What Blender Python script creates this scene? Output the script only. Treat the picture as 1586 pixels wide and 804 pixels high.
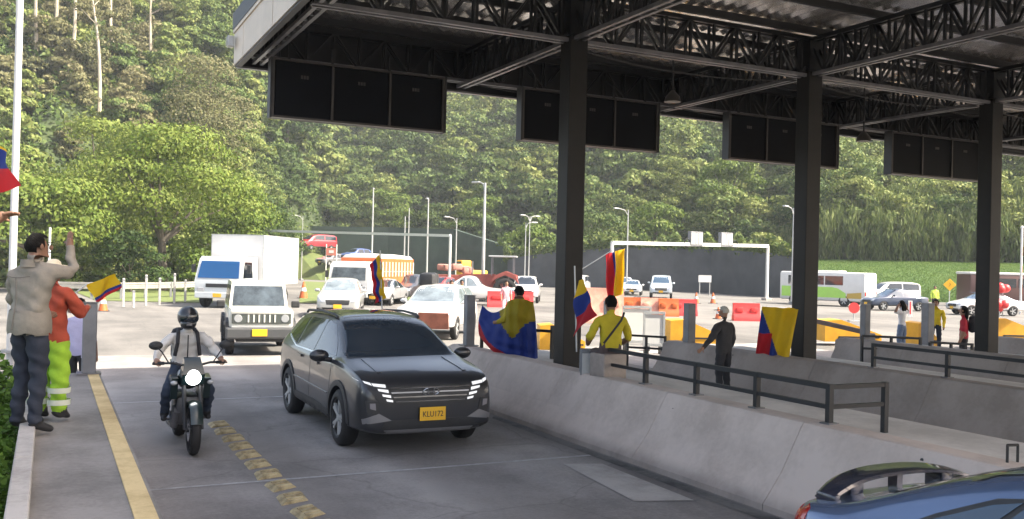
import bpy, bmesh, math, random
import numpy as np
from mathutils import Vector, Matrix, noise as mnoise
from mathutils.bvhtree import BVHTree

for o in list(bpy.data.objects): bpy.data.objects.remove(o)
S = bpy.context.scene
COL = S.collection
R = math.radians
PI = math.pi
random.seed(7)

# ---------------------------------------------------------------- camera, world, sun, exposure
FPX, CAMH, ROLL, HOR = 1450.0, 2.35, 0.0244, 10.0
YAW = math.atan2(718.0, FPX)
SY, CY = math.sin(YAW), math.cos(YAW)
cam_d = bpy.data.cameras.new('camera'); cam = bpy.data.objects.new('camera', cam_d); COL.objects.link(cam)
cam_d.sensor_width = 36.0; cam_d.lens = 36.0 * FPX / 1586.0
cam_d.clip_start = 0.05; cam_d.clip_end = 3000
cam.matrix_world = Matrix.Translation((0, 0, CAMH)) @ Matrix.Rotation(-YAW, 4, 'Z') @ Matrix.Rotation(PI/2 + math.atan(HOR/FPX), 4, 'X') @ Matrix.Rotation(ROLL, 4, 'Z')
S.camera = cam

SUN_EL = 49.0
sun_h = (0.80, -0.60)
W = bpy.data.worlds.new('World'); S.world = W; W.use_nodes = True
nt = W.node_tree; nt.nodes.clear()
sky = nt.nodes.new('ShaderNodeTexSky'); sky.sky_type = 'NISHITA'; sky.sun_disc = False
sky.sun_elevation = R(SUN_EL); sky.sun_rotation = math.atan2(sun_h[0], sun_h[1]); sky.dust_density = 3.0; sky.air_density = 0.7; sky.ozone_density = 0.0
bg = nt.nodes.new('ShaderNodeBackground'); bg.inputs['Strength'].default_value = 0.15
wo = nt.nodes.new('ShaderNodeOutputWorld')
tn = nt.nodes.new('ShaderNodeMixRGB'); tn.blend_type = 'MULTIPLY'; tn.inputs[0].default_value = 1.0; tn.inputs[2].default_value = (1.12, 1.0, 0.86, 1)
nt.links.new(sky.outputs[0], tn.inputs[1]); nt.links.new(tn.outputs[0], bg.inputs[0]); nt.links.new(bg.outputs[0], wo.inputs[0])
sl = bpy.data.lights.new('sun', 'SUN'); sl.energy = 4.0; sl.angle = R(0.6); sl.color = (1.0, 0.93, 0.79)
so = bpy.data.objects.new('sun', sl); COL.objects.link(so)
sdir = Vector((sun_h[0]*math.cos(R(SUN_EL)), sun_h[1]*math.cos(R(SUN_EL)), math.sin(R(SUN_EL))))
so.rotation_euler = sdir.to_track_quat('Z', 'Y').to_euler()
S.view_settings.view_transform = 'Standard'; S.view_settings.look = 'None'
S.view_settings.gamma = 1.0; S.view_settings.use_curve_mapping = False
S.view_settings.exposure = 1.97
S.render.engine = 'CYCLES'
S.cycles.max_bounces = 8; S.cycles.diffuse_bounces = 4; S.cycles.glossy_bounces = 3; S.cycles.transmission_bounces = 4
S.cycles.transparent_max_bounces = 8; S.cycles.volume_bounces = 0
S.cycles.use_denoising = True
S.cycles.sample_clamp_indirect = 8.0

# real-world positions read off the ground plane / a distance along the view
def ray(px, py):
    dx, dy = px - 793, py - 402
    xp, yp = dx + ROLL*dy, dy - ROLL*dx
    X, Z = xp/FPX, (HOR - yp)/FPX
    return Vector((X*CY + SY, -X*SY + CY, Z))
def G(px, py, z=0.0):
    r = ray(px, py); t = (z - CAMH)/r.z
    return Vector((r.x*t, r.y*t, z))
def D(px, py, d):
    return Vector((0, 0, CAMH)) + ray(px, py)*d

# ---------------------------------------------------------------- materials
MATS = {}
def mat(name, col, rough=0.6, metal=0.0, var=0.0, scale=3.0, bump=0.0, bscale=40.0, spec=0.5, coat=0.0, emit=None, col2=None, detail=6.0):
    if name in MATS: return MATS[name]
    m = bpy.data.materials.new(name); m.use_nodes = True
    n = m.node_tree.nodes; l = m.node_tree.links; b = n['Principled BSDF']
    b.inputs['Base Color'].default_value = (*col, 1); b.inputs['Roughness'].default_value = rough
    b.inputs['Metallic'].default_value = metal; b.inputs['Specular IOR Level'].default_value = spec
    b.inputs['Coat Weight'].default_value = coat; b.inputs['Coat Roughness'].default_value = 0.04
    if emit:
        b.inputs['Emission Color'].default_value = (*emit[0], 1); b.inputs['Emission Strength'].default_value = emit[1]
    if var > 0 or col2:
        tc = n.new('ShaderNodeTexCoord'); nz = n.new('ShaderNodeTexNoise'); nz.inputs['Scale'].default_value = scale
        nz.inputs['Detail'].default_value = detail; nz.inputs['Roughness'].default_value = 0.65
        rp = n.new('ShaderNodeValToRGB')
        rp.color_ramp.elements[0].position = 0.3; rp.color_ramp.elements[1].position = 0.7
        c1 = [max(0, c*(1-var)) for c in col]; c2 = list(col2) if col2 else [min(1, c*(1+var)) for c in col]
        rp.color_ramp.elements[0].color = (*c1, 1); rp.color_ramp.elements[1].color = (*c2, 1)
        l.new(tc.outputs['Object'], nz.inputs['Vector']); l.new(nz.outputs['Fac'], rp.inputs['Fac']); l.new(rp.outputs['Color'], b.inputs['Base Color'])
    if bump > 0:
        tc2 = n.new('ShaderNodeTexCoord'); nb = n.new('ShaderNodeTexNoise'); nb.inputs['Scale'].default_value = bscale; nb.inputs['Detail'].default_value = 5
        bp = n.new('ShaderNodeBump'); bp.inputs['Strength'].default_value = bump; bp.inputs['Distance'].default_value = 0.02
        l.new(tc2.outputs['Object'], nb.inputs['Vector']); l.new(nb.outputs['Fac'], bp.inputs['Height']); l.new(bp.outputs['Normal'], b.inputs['Normal'])
    MATS[name] = m
    return m

def leaf_mat(name, c1, c2, c3, trans=0.25, clump=0.35):
    """leaves: colour varies per leaf, per clump and per tree"""
    m = bpy.data.materials.new(name); m.use_nodes = True
    n = m.node_tree.nodes; l = m.node_tree.links; n.clear()
    out = n.new('ShaderNodeOutputMaterial'); d = n.new('ShaderNodeBsdfPrincipled'); d.inputs['Roughness'].default_value = 0.55; d.inputs['Specular IOR Level'].default_value = 0.12
    t = n.new('ShaderNodeBsdfTranslucent'); mx = n.new('ShaderNodeMixShader'); mx.inputs[0].default_value = trans
    g = n.new('ShaderNodeNewGeometry'); tc = n.new('ShaderNodeTexCoord'); nz = n.new('ShaderNodeTexNoise'); nz.inputs['Scale'].default_value = clump; nz.inputs['Detail'].default_value = 3
    at = n.new('ShaderNodeAttribute'); at.attribute_name = 'tint'
    a1 = n.new('ShaderNodeMath'); a1.operation = 'MULTIPLY_ADD'; a1.inputs[1].default_value = 0.45; l.new(g.outputs['Random Per Island'], a1.inputs[0])
    a2 = n.new('ShaderNodeMath'); a2.operation = 'MULTIPLY_ADD'; a2.inputs[1].default_value = 0.55; l.new(nz.outputs['Fac'], a2.inputs[0])
    l.new(tc.outputs['Object'], nz.inputs['Vector'])
    a3 = n.new('ShaderNodeMath'); a3.operation = 'MULTIPLY_ADD'; a3.inputs[1].default_value = 0.6; a3.inputs[2].default_value = -0.22; l.new(at.outputs['Fac'], a3.inputs[0])
    l.new(a3.outputs[0], a2.inputs[2]); l.new(a2.outputs[0], a1.inputs[2])
    rp = n.new('ShaderNodeValToRGB'); e = rp.color_ramp.elements
    e[0].position = 0.15; e[0].color = (*c1, 1); e[1].position = 0.95; e[1].color = (*c3, 1)
    k = e.new(0.5); k.color = (*c2, 1)
    l.new(a1.outputs[0], rp.inputs['Fac']); l.new(rp.outputs['Color'], d.inputs['Base Color']); l.new(rp.outputs['Color'], t.inputs['Color'])
    l.new(d.outputs[0], mx.inputs[1]); l.new(t.outputs[0], mx.inputs[2]); l.new(mx.outputs[0], out.inputs[0])
    return m

# ---------------------------------------------------------------- scene objects
def tag(o, label=None, cat=None, group=None, kind=None):
    if label: o['label'] = label
    if cat: o['category'] = cat
    if group: o['group'] = group
    if kind: o['kind'] = kind
    return o
def thing(name, label, cat, loc=(0, 0, 0), rz=0.0, group=None):
    o = bpy.data.objects.new(name, None); o.empty_display_size = 0.2; COL.objects.link(o)
    o.location = loc; o.rotation_euler = (0, 0, rz)
    return tag(o, label, cat, group)
def link(name, me, m, parent=None, smooth=False, sharp=None):
    for mm in (m if isinstance(m, (list, tuple)) else [m]): me.materials.append(mm)
    if smooth:
        me.polygons.foreach_set('use_smooth', [True]*len(me.polygons))
        if sharp: me.set_sharp_from_angle(angle=R(sharp))
    o = bpy.data.objects.new(name, me); COL.objects.link(o)
    if parent: o.parent = parent
    return o
def copy_tree(o, parent=None):
    c = o.copy(); COL.objects.link(c)
    if parent: c.parent = parent
    for ch in o.children: copy_tree(ch, c)
    return c

class MB:
    def __init__(s): s.bm = bmesh.new(); s.mi = 0
    def _tr(s, vs, M):
        for v in vs: v.co = M @ v.co
    def _mark(s, n0):
        s.bm.faces.ensure_lookup_table()
        for f in s.bm.faces[n0:]: f.material_index = s.mi
    def box(s, c, size, rot=None, bev=0.0):
        n0 = len(s.bm.faces)
        r = bmesh.ops.create_cube(s.bm, size=1.0); vs = r['verts']
        M = Matrix.Translation(c) @ (rot.to_4x4() if rot else Matrix.Identity(4)) @ Matrix.Diagonal((*size, 1))
        s._tr(vs, M)
        if bev > 0:
            es = list({e for v in vs for e in v.link_edges})
            bmesh.ops.bevel(s.bm, geom=es, offset=bev, segments=2, affect='EDGES', profile=0.5)
        s._mark(n0); return s
    def beam(s, p0, p1, w, h=None):
        p0, p1 = Vector(p0), Vector(p1); d = p1 - p0; L = d.length
        if L < 1e-6: return s
        h = h or w
        z = d.normalized(); up = Vector((0, 0, 1)) if abs(z.z) < 0.95 else Vector((0, 1, 0))
        x = up.cross(z).normalized(); y = z.cross(x)
        return s.box((p0+p1)/2, (w, h, L), Matrix((x, y, z)).transposed())
    def tube(s, p0, p1, r0, r1=None, seg=10):
        n0 = len(s.bm.faces)
        p0, p1 = Vector(p0), Vector(p1); d = p1-p0; r1 = r0 if r1 is None else r1
        r = bmesh.ops.create_cone(s.bm, cap_ends=True, segments=seg, radius1=r0, radius2=r1, depth=d.length)
        M = Matrix.Translation((p0+p1)/2) @ d.to_track_quat('Z', 'Y').to_matrix().to_4x4()
        s._tr(r['verts'], M); s._mark(n0); return s
    def path(s, pts, r, seg=8):
        for a, b in zip(pts, pts[1:]): s.tube(a, b, r, r, seg)
        for p in pts[1:-1]: s.ball(p, r, seg)
        return s
    def ball(s, c, r, seg=10, sc=(1, 1, 1)):
        n0 = len(s.bm.faces)
        q = bmesh.ops.create_uvsphere(s.bm, u_segments=seg, v_segments=max(6, seg//2+2), radius=r)
        s._tr(q['verts'], Matrix.Translation(c) @ Matrix.Diagonal((*sc, 1))); s._mark(n0); return s
    def lathe(s, prof, axis='X', seg=28, c=(0, 0, 0)):
        n0 = len(s.bm.faces); rings = []
        for a, r in prof:
            ring = []
            for k in range(seg):
                t = 2*PI*k/seg
                p = {'X': (a, r*math.cos(t), r*math.sin(t)), 'Y': (r*math.cos(t), a, r*math.sin(t)), 'Z': (r*math.cos(t), r*math.sin(t), a)}[axis]
                ring.append(s.bm.verts.new(Vector(p)+Vector(c)))
            rings.append(ring)
        for A, B in zip(rings, rings[1:]):
            for k in range(seg):
                try: s.bm.faces.new((A[k], A[(k+1) % seg], B[(k+1) % seg], B[k]))
                except ValueError: pass
        s._mark(n0); return s
    def prism(s, poly, a, b, axis='X'):
        """2-D polygon extruded from a to b along axis; poly in the other two axes in order"""
        n0 = len(s.bm.faces)
        def P(t, p): return {'X': (t, p[0], p[1]), 'Y': (p[0], t, p[1]), 'Z': (p[0], p[1], t)}[axis]
        A = [s.bm.verts.new(P(a, p)) for p in poly]; B = [s.bm.verts.new(P(b, p)) for p in poly]
        s.bm.faces.new(A); s.bm.faces.new(list(reversed(B)))
        for k in range(len(poly)):
            j = (k+1) % len(poly); s.bm.faces.new((A[k], B[k], B[j], A[j]))
        s._mark(n0); return s
    def quad(s, *ps):
        n0 = len(s.bm.faces); s.bm.faces.new([s.bm.verts.new(p) for p in ps]); s._mark(n0); return s
    def bevel(s, off, ang=30, seg=2):
        es = [e for e in s.bm.edges if len(e.link_faces) == 2 and e.calc_face_angle(0) > R(ang)]
        bmesh.ops.bevel(s.bm, geom=es, offset=off, segments=seg, affect='EDGES', profile=0.5, clamp_overlap=True); return s
    def build(s, name, m, parent=None, smooth=False, sharp=35, recalc=True):
        if recalc: bmesh.ops.recalc_face_normals(s.bm, faces=s.bm.faces)
        me = bpy.data.meshes.new(name); s.bm.to_mesh(me); s.bm.free()
        return link(name, me, m, parent, smooth, sharp)

def text_mesh(txt, size, depth=0.004):
    cu = bpy.data.curves.new('lettering', 'FONT'); cu.body = txt; cu.size = size; cu.extrude = depth; cu.align_x = 'CENTER'; cu.align_y = 'CENTER'
    o = bpy.data.objects.new('lettering', cu); COL.objects.link(o)
    dg = bpy.context.evaluated_depsgraph_get()
    me = bpy.data.meshes.new_from_object(o.evaluated_get(dg)); bpy.data.objects.remove(o); bpy.data.curves.remove(cu)
    me.materials.clear(); return me
# ---------------------------------------------------------------- palette
def ground_mat(name, c1, c2, scale=0.35, fine=18.0, rough=0.85, cracks=True, streak=(1.0, 0.22, 1.0), tracks=None, foot=None):
    m = bpy.data.materials.new(name); m.use_nodes = True
    n = m.node_tree.nodes; l = m.node_tree.links; b = n['Principled BSDF']; b.inputs['Roughness'].default_value = rough; b.inputs['Specular IOR Level'].default_value = 0.3
    tc = n.new('ShaderNodeTexCoord')
    a = n.new('ShaderNodeTexNoise'); a.inputs['Scale'].default_value = scale; a.inputs['Detail'].default_value = 8; a.inputs['Roughness'].default_value = 0.62
    f = n.new('ShaderNodeTexNoise'); f.inputs['Scale'].default_value = fine; f.inputs['Detail'].default_value = 6; f.inputs['Roughness'].default_value = 0.7
    mp = n.new('ShaderNodeMapping'); mp.inputs['Scale'].default_value = streak
    st = n.new('ShaderNodeTexNoise'); st.inputs['Scale'].default_value = 1.3; st.inputs['Detail'].default_value = 5
    l.new(tc.outputs['Object'], a.inputs['Vector']); l.new(tc.outputs['Object'], f.inputs['Vector']); l.new(tc.outputs['Object'], mp.inputs['Vector']); l.new(mp.outputs[0], st.inputs['Vector'])
    s1 = n.new('ShaderNodeMath'); s1.operation = 'MULTIPLY_ADD'; s1.inputs[1].default_value = 0.35; l.new(f.outputs['Fac'], s1.inputs[0]); l.new(a.outputs['Fac'], s1.inputs[2])
    s2 = n.new('ShaderNodeMath'); s2.operation = 'MULTIPLY_ADD'; s2.inputs[1].default_value = 0.45; l.new(st.outputs['Fac'], s2.inputs[0]); l.new(s1.outputs[0], s2.inputs[2])
    rp = n.new('ShaderNodeValToRGB'); rp.color_ramp.elements[0].position = 0.74; rp.color_ramp.elements[1].position = 1.08
    rp.color_ramp.elements[0].color = (*c1, 1); rp.color_ramp.elements[1].color = (*c2, 1)
    l.new(s2.outputs[0], rp.inputs['Fac'])
    last = rp.outputs['Color']
    if cracks:
        vo = n.new('ShaderNodeTexVoronoi'); vo.feature = 'DISTANCE_TO_EDGE'; vo.inputs['Scale'].default_value = 0.33
        wn = n.new('ShaderNodeTexNoise'); wn.inputs['Scale'].default_value = 1.2; wn.inputs['Detail'].default_value = 4
        ad = n.new('ShaderNodeMixRGB'); ad.blend_type = 'ADD'; ad.inputs[0].default_value = 0.5
        l.new(tc.outputs['Object'], wn.inputs['Vector']); l.new(tc.outputs['Object'], ad.inputs[1]); l.new(wn.outputs['Color'], ad.inputs[2]); l.new(ad.outputs[0], vo.inputs['Vector'])
        cr = n.new('ShaderNodeValToRGB'); cr.color_ramp.elements[0].position = 0.0; cr.color_ramp.elements[1].position = 0.006
        cr.color_ramp.elements[0].color = (0.78, 0.78, 0.78, 1); cr.color_ramp.elements[1].color = (1, 1, 1, 1)
        mu = n.new('ShaderNodeMixRGB'); mu.blend_type = 'MULTIPLY'; mu.inputs[0].default_value = 1.0
        l.new(vo.outputs['Distance'], cr.inputs['Fac']); l.new(last, mu.inputs[1]); l.new(cr.outputs['Color'], mu.inputs[2]); last = mu.outputs[0]
    def dark_band(axis, centre, half, soft, amount):
        nonlocal last
        sx = n.new('ShaderNodeSeparateXYZ'); l.new(tc.outputs['Object'], sx.inputs[0])
        d0 = n.new('ShaderNodeMath'); d0.operation = 'SUBTRACT'; d0.inputs[1].default_value = centre; l.new(sx.outputs[axis], d0.inputs[0])
        d1 = n.new('ShaderNodeMath'); d1.operation = 'ABSOLUTE'; l.new(d0.outputs[0], d1.inputs[0])
        d2 = n.new('ShaderNodeMapRange'); d2.interpolation_type = 'SMOOTHSTEP'; d2.inputs[1].default_value = half+soft; d2.inputs[2].default_value = half; d2.inputs[3].default_value = 0; d2.inputs[4].default_value = amount
        l.new(d1.outputs[0], d2.inputs[0])
        d3 = n.new('ShaderNodeMath'); d3.operation = 'MULTIPLY'; l.new(d2.outputs[0], d3.inputs[0]); l.new(st.outputs['Fac'], d3.inputs[1])
        mm = n.new('ShaderNodeMixRGB'); mm.blend_type = 'MIX'; mm.inputs[2].default_value = (0.07, 0.062, 0.057, 1)
        l.new(d3.outputs[0], mm.inputs[0]); l.new(last, mm.inputs[1]); last = mm.outputs[0]
    for tr in (tracks or ()): dark_band(*tr)
    l.new(last, b.inputs['Base Color'])
    bp = n.new('ShaderNodeBump'); bp.inputs['Strength'].default_value = 0.25; bp.inputs['Distance'].default_value = 0.01
    l.new(f.outputs['Fac'], bp.inputs['Height']); l.new(bp.outputs['Normal'], b.inputs['Normal'])
    return m
M_apron = ground_mat('apron_concrete', (0.085, 0.083, 0.080), (0.160, 0.154, 0.146), 0.12, 9.0)
M_lane = ground_mat('lane_concrete', (0.185, 0.175, 0.17), (0.335, 0.318, 0.305), 0.45, 22.0, tracks=[('X', 2.45, 0.15, 0.55, 0.75), ('X', 4.25, 0.2, 0.6, 0.6), ('X', 1.5, 0.15, 0.4, 0.35), ('X', 6.2, 0.1, 0.35, 0.8)])
M_asph = ground_mat('asphalt', (0.10, 0.098, 0.095), (0.16, 0.155, 0.15), 0.2, 30.0)
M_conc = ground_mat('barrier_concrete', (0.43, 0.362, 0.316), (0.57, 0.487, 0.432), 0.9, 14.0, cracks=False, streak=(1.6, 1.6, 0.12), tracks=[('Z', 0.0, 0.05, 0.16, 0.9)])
M_conc2 = ground_mat('shade_toned_concrete', (0.25, 0.213, 0.187), (0.34, 0.294, 0.26), 0.9, 14.0, cracks=False, streak=(1.6, 1.6, 0.12), tracks=[('Z', 0.0, 0.05, 0.16, 0.9)])  # darker copy of the barrier concrete, shade put into its colour
M_deck = ground_mat('island_deck', (0.46, 0.435, 0.405), (0.62, 0.59, 0.55), 1.2, 20.0, cracks=False)  # paler than the walls: skylight on the flat top put into the colour
M_island = ground_mat('island_concrete', (0.155, 0.15, 0.144), (0.265, 0.256, 0.245), 1.1, 24.0, cracks=False)
M_kerb = ground_mat('kerb_concrete', (0.30, 0.29, 0.275), (0.44, 0.43, 0.41), 1.5, 24.0, cracks=False)
M_yline = ground_mat('worn_yellow_paint', (0.42, 0.32, 0.16), (0.62, 0.50, 0.27), 2.2, 26.0, cracks=False)
M_bump = ground_mat('bump_yellow', (0.20, 0.165, 0.095), (0.50, 0.42, 0.25), 5.0, 30.0, cracks=False)
M_steel = mat('black_steel', (0.009, 0.010, 0.012), 0.5, 0.0, var=0.4, scale=2.0)
M_steel_edge = mat('worn_steel', (0.15, 0.15, 0.16), 0.38, 0.4, var=0.3, scale=3.0)
M_col = mat('column_paint', (0.011, 0.0105, 0.010), 0.5, 0.0, spec=0.25, var=0.35, scale=1.6, bump=0.05, bscale=20)
M_roof = mat('roof_sheet', (0.66, 0.63, 0.60), 0.24, 0.75, var=0.4, scale=1.3, bump=0.5, bscale=4.0)
M_fascia = mat('fascia_sheet', (0.54, 0.47, 0.38), 0.5, 0.0, var=0.12, scale=0.8)
M_board = mat('board_black', (0.003, 0.004, 0.006), 0.6, spec=0.15, var=0.3, scale=1.5)
M_boardf = mat('board_frame', (0.045, 0.04, 0.037), 0.45, var=0.2)
M_galv = mat('galvanised', (0.42, 0.43, 0.43), 0.45, 0.4, var=0.15, scale=2.0)
M_white = mat('white_paint', (0.60, 0.60, 0.585), 0.45, var=0.05, scale=2.0)
M_bollard = mat('grey_bollard', (0.17, 0.175, 0.185), 0.6, var=0.2, scale=3.0, bump=0.1)
M_rubber = mat('rubber', (0.014, 0.014, 0.015), 0.75, var=0.3, scale=8)
M_blackp = mat('black_plastic', (0.02, 0.021, 0.023), 0.55, var=0.25, scale=6)
M_glass = mat('dark_glass', (0.014, 0.020, 0.028), 0.05, spec=0.8)
M_glassb = mat('blue_glass', (0.03, 0.06, 0.10), 0.08, spec=0.8)
M_glassp = mat('pale_glass', (0.13, 0.16, 0.18), 0.10, spec=0.8, var=0.5, scale=2.2)
M_chrome = mat('bright_metal', (0.65, 0.66, 0.68), 0.22, 0.9)
M_lamp = mat('lamp_lens', (0.42, 0.44, 0.46), 0.12, 0.3)
M_red = mat('red_lens', (0.35, 0.012, 0.015), 0.15, coat=0.6)
M_amber = mat('amber_lens', (0.7, 0.22, 0.02), 0.2)
M_yplate = mat('yellow_plate', (0.75, 0.42, 0.02), 0.4)
M_yel = mat('yellow_paint', (0.64, 0.33, 0.022), 0.5, var=0.15, scale=2.0)
M_orange = mat('orange_paint', (0.50, 0.105, 0.022), 0.5, var=0.15, scale=2.0)
M_redp = mat('red_plastic', (0.62, 0.035, 0.035), 0.45, var=0.15, scale=3.0)

# ---------------------------------------------------------------- ground
bm = MB(); bm.quad((-700, -300, 0), (900, -300, 0), (900, 1100, 0), (-700, 1100, 0))
g = bm.build('ground', M_apron); tag(g, 'pale worn concrete of the toll plaza', 'ground', kind='structure')
def sheet(name, pts, z, m, label):
    b = MB(); b.quad(*[(p[0], p[1], z) for p in pts]); return tag(b.build(name, m), label, 'road', kind='structure')
sheet('lane_road', [(0.6, -12), (6.5, -12), (6.5, 24), (0.6, 24)], 0.004, M_lane, 'grey concrete lane beside the left island')
sheet('lane_road', [(8.0, -12), (11.6, -12), (11.6, 24), (8.0, 24)], 0.004, M_lane, 'grey concrete lane behind the first barrier')
for k in (2, 3, 4):
    sheet('lane_road', [(8.0+4.95*(k-1), -12), (11.6+4.95*(k-1), -12), (11.6+4.95*(k-1), 24), (8.0+4.95*(k-1), 24)], 0.004, M_lane, 'grey concrete lane further along the toll row')
M_joint = mat('joint_filler', (0.36, 0.36, 0.36), 0.8, var=0.3, scale=8)
b = MB()
for v, w in ((10.05, 0.03), (16.2, 0.03), (4.6, 0.03)): b.quad((0.72, v-w, 0.008), (6.28, v-w, 0.008), (6.28, v+w, 0.008), (0.72, v+w, 0.008))
tag(b.build('slab_joint', M_joint), 'thin pale joints across the concrete lane', 'road joint', kind='structure')
M_patch = ground_mat('pale_patch', (0.30, 0.285, 0.27), (0.42, 0.40, 0.38), 2.0, 20.0, cracks=False)
b = MB(); b.quad((5.35, 7.9, 0.012), (5.95, 7.7, 0.012), (6.0, 9.55, 0.012), (5.55, 9.7, 0.012))
tag(b.build('road_patch', M_patch), 'pale repair patch at the foot of the barrier', 'road patch', kind='structure')
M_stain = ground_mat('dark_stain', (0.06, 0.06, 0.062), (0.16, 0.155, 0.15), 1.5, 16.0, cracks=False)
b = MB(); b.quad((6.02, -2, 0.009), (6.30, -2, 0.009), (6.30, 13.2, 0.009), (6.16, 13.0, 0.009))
tag(b.build('gutter_dirt', M_stain), 'dark dirt along the barrier foot', 'dirt', kind='structure')

# ---------------------------------------------------------------- toll islands
t = thing('toll_island', 'grey raised pavement island with a yellow edge, under the waving man', 'traffic island', (0, 0, 0))
b = MB(); b.box((0.235, -3.0+0.0, 0.398), (0.83, 33.3, 0.796)); b.build('island_slab', M_island, t)
b = MB(); b.box((0.56, -2.95, 0.802), (0.13, 33.2, 0.012)); b.build('edge_line', M_yline, t)
b = MB()
for k in range(14): b.box((-0.125, 12.6-2.0*k, 0.44), (0.125, 1.985, 0.90), bev=0.012)
b.build('kerb', M_kerb, t)
t_left = t
b = MB(); b.box((-14.2, -3.5, 0.36), (28.0, 34.0, 0.72)); tag(b.build('verge_soil', mat('soil', (0.06, 0.045, 0.03), 0.9, var=0.4)), 'raised planted bank beside the left island', 'soil', kind='structure')

def barrier(k, label):
    du = 4.95*k
    t = thing('concrete_barrier', label, 'barrier', (6.3+du, 0, 0), 0, 'concrete toll island barriers')
    prof = [(0.05, 0), (0.05, 0.07), (0.28, 0.36), (0.53, 0.80), (0.56, 0.84), (0.60, 0.85), (0.83, 0.85), (0.86, 0.83), (0.86, 0)]
    b = MB(); v = 16.35; rs = random.Random(40+k)
    first = True
    while v > -11:
        L = rs.uniform(2.3, 2.6) if not first else 1.9
        b.prism(prof, v-L+0.007, v, 'Y'); v -= L; first = False
    # rounded nose at the far end
    b.box((0.68, 16.33, 0.42), (0.36, 0.26, 0.80), bev=0.06)
    bmesh.ops.recalc_face_normals(b.bm, faces=b.bm.faces)
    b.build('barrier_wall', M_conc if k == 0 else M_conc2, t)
    b = MB(); b.box((1.65, 2.55, 0.36), (1.56, 27.2, 0.72), bev=0.02); b.build('deck', M_deck, t)
    rs2 = random.Random(90+k)
    for i in range(7):
        b = MB()
        vv = rs2.uniform(-2, 15); zz = rs2.uniform(0.5, 0.78)
        b.tube((0.36+ (zz-0.34)*0.5, vv, zz), (0.30+(zz-0.34)*0.5, vv, zz+0.01), 0.018, 0.018, 8)
        b.build('lifting_hole', M_blackp, t)
    return t
bl = ['long grey concrete barrier right beside the dark grey SUV', 'grey concrete barrier between the person in the dark jacket and the third column',
      'far concrete barrier the third black column rises from', 'farthest concrete barrier, low between posts at the right edge']
for k in range(4): barrier(k, bl[k])

def bollard(loc, label, w=0.17, h=0.93, tilt=0):
    t = thing('bollard', label, 'bollard', loc, 0, 'grey posts on the island ends')
    b = MB(); b.box((0, 0, h/2), (w, w, h), bev=0.015); b.build('post', M_bollard, t)
    b = MB(); b.box((0, 0, 0.01), (w+0.12, w+0.12, 0.02)); b.build('base_plate', M_steel_edge, t)
    b = MB(); b.box((0, 0, h+0.006), (w+0.012, w+0.012, 0.012)); b.build('cap', M_steel_edge, t)
    return t
bollard((0.51, 13.46, 0.80), 'grey square post at the end of the yellow-edged left island')
bollard((7.02, 15.9, 0.85), 'grey square post holding up a corner of the spread flag')
bollard((12.05, 15.9, 0.72), 'grey square post between the white gate panels and the yellow wedge', 0.19)
bollard((17.1, 15.9, 0.72), 'grey square post just past the second black column', 0.17)
bollard((17.45, 27.6, 0.0), 'dark square post below the hanging striped banner', 0.26, 1.2)
bollard((21.6, 17.9, 0.30), 'grey square post between the woman in a white top and the person in yellow', 0.24, 1.3)

# ---------------------------------------------------------------- railings on the islands
def railing(u0, u1, v0, v1, z, step, label, ret=True, h=0.37):
    t = thing('railing', label, 'railing', (u0, v0, z), 0, 'black railings on the barriers')
    L = v1-v0
    b = MB(); b.beam((0, 0, h), (0, L, h), 0.05); b.build('top_rail', M_steel, t)
    b = MB(); b.beam((0, 0, h*0.45), (0, L, h*0.45), 0.042); b.build('mid_rail', M_steel, t)
    if ret:
        b = MB(); b.beam((0.027, 0, h-0.003), (u1-u0-0.027, 0, h-0.003), 0.045); b.build('end_rail', M_steel, t)
        b = MB(); b.beam((0.027, 0, h*0.45), (u1-u0-0.027, 0, h*0.45), 0.04); b.build('end_rail', M_steel, t)
        b = MB(); b.box((u1-u0, 0, (h-.13)/2+0.012), (0.055, 0.055, h+0.155)); b.build('post', M_steel, t)
    n = round(L/step)
    for i in range(n+1):
        b = MB(); b.box((0, L*i/n, h/2+0.013), (0.057, 0.057, h+0.026)); b.build('post', M_steel, t)
        b = MB(); b.box((0, L*i/n, 0.008), (0.13, 0.13, 0.014)); b.build('foot_plate', M_steel_edge, t)
    return t
railing(7.03, 7.80, 6.97, 11.25, 0.85, 1.07, 'black two-bar railing with a return end on the nearest barrier')
railing(11.98, 12.6, 4.0, 10.95, 0.85, 1.45, 'black two-bar railing on the second barrier')
b = MB(); b.path([(7.03, 5.03, 0.85), (7.03, 5.03, 0.99), (7.13, 5.01, 0.99), (7.13, 5.01, 0.85)], 0.012, 6)
tag(b.build('steel_hook', M_steel), 'small bent steel loop sticking up from the nearest barrier top', 'hook')
# railing behind the seated flag wearer
t = thing('railing', 'dark low railing the person with the flag cape sits on', 'railing', (7.1, 15.5, 0.85), 0, 'black railings on the barriers')
b = MB(); b.beam((0, 0, 0.36), (0.95, -0.95, 0.36), 0.05); b.build('top_rail', M_steel, t)
b = MB(); b.box((0.0, 0, 0.18), (0.05, 0.05, 0.36)); b.build('post', M_steel, t)
b = MB(); b.box((0.95, -0.95, 0.16), (0.07, 0.07, 0.60)); b.build('post', M_steel, t)

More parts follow.
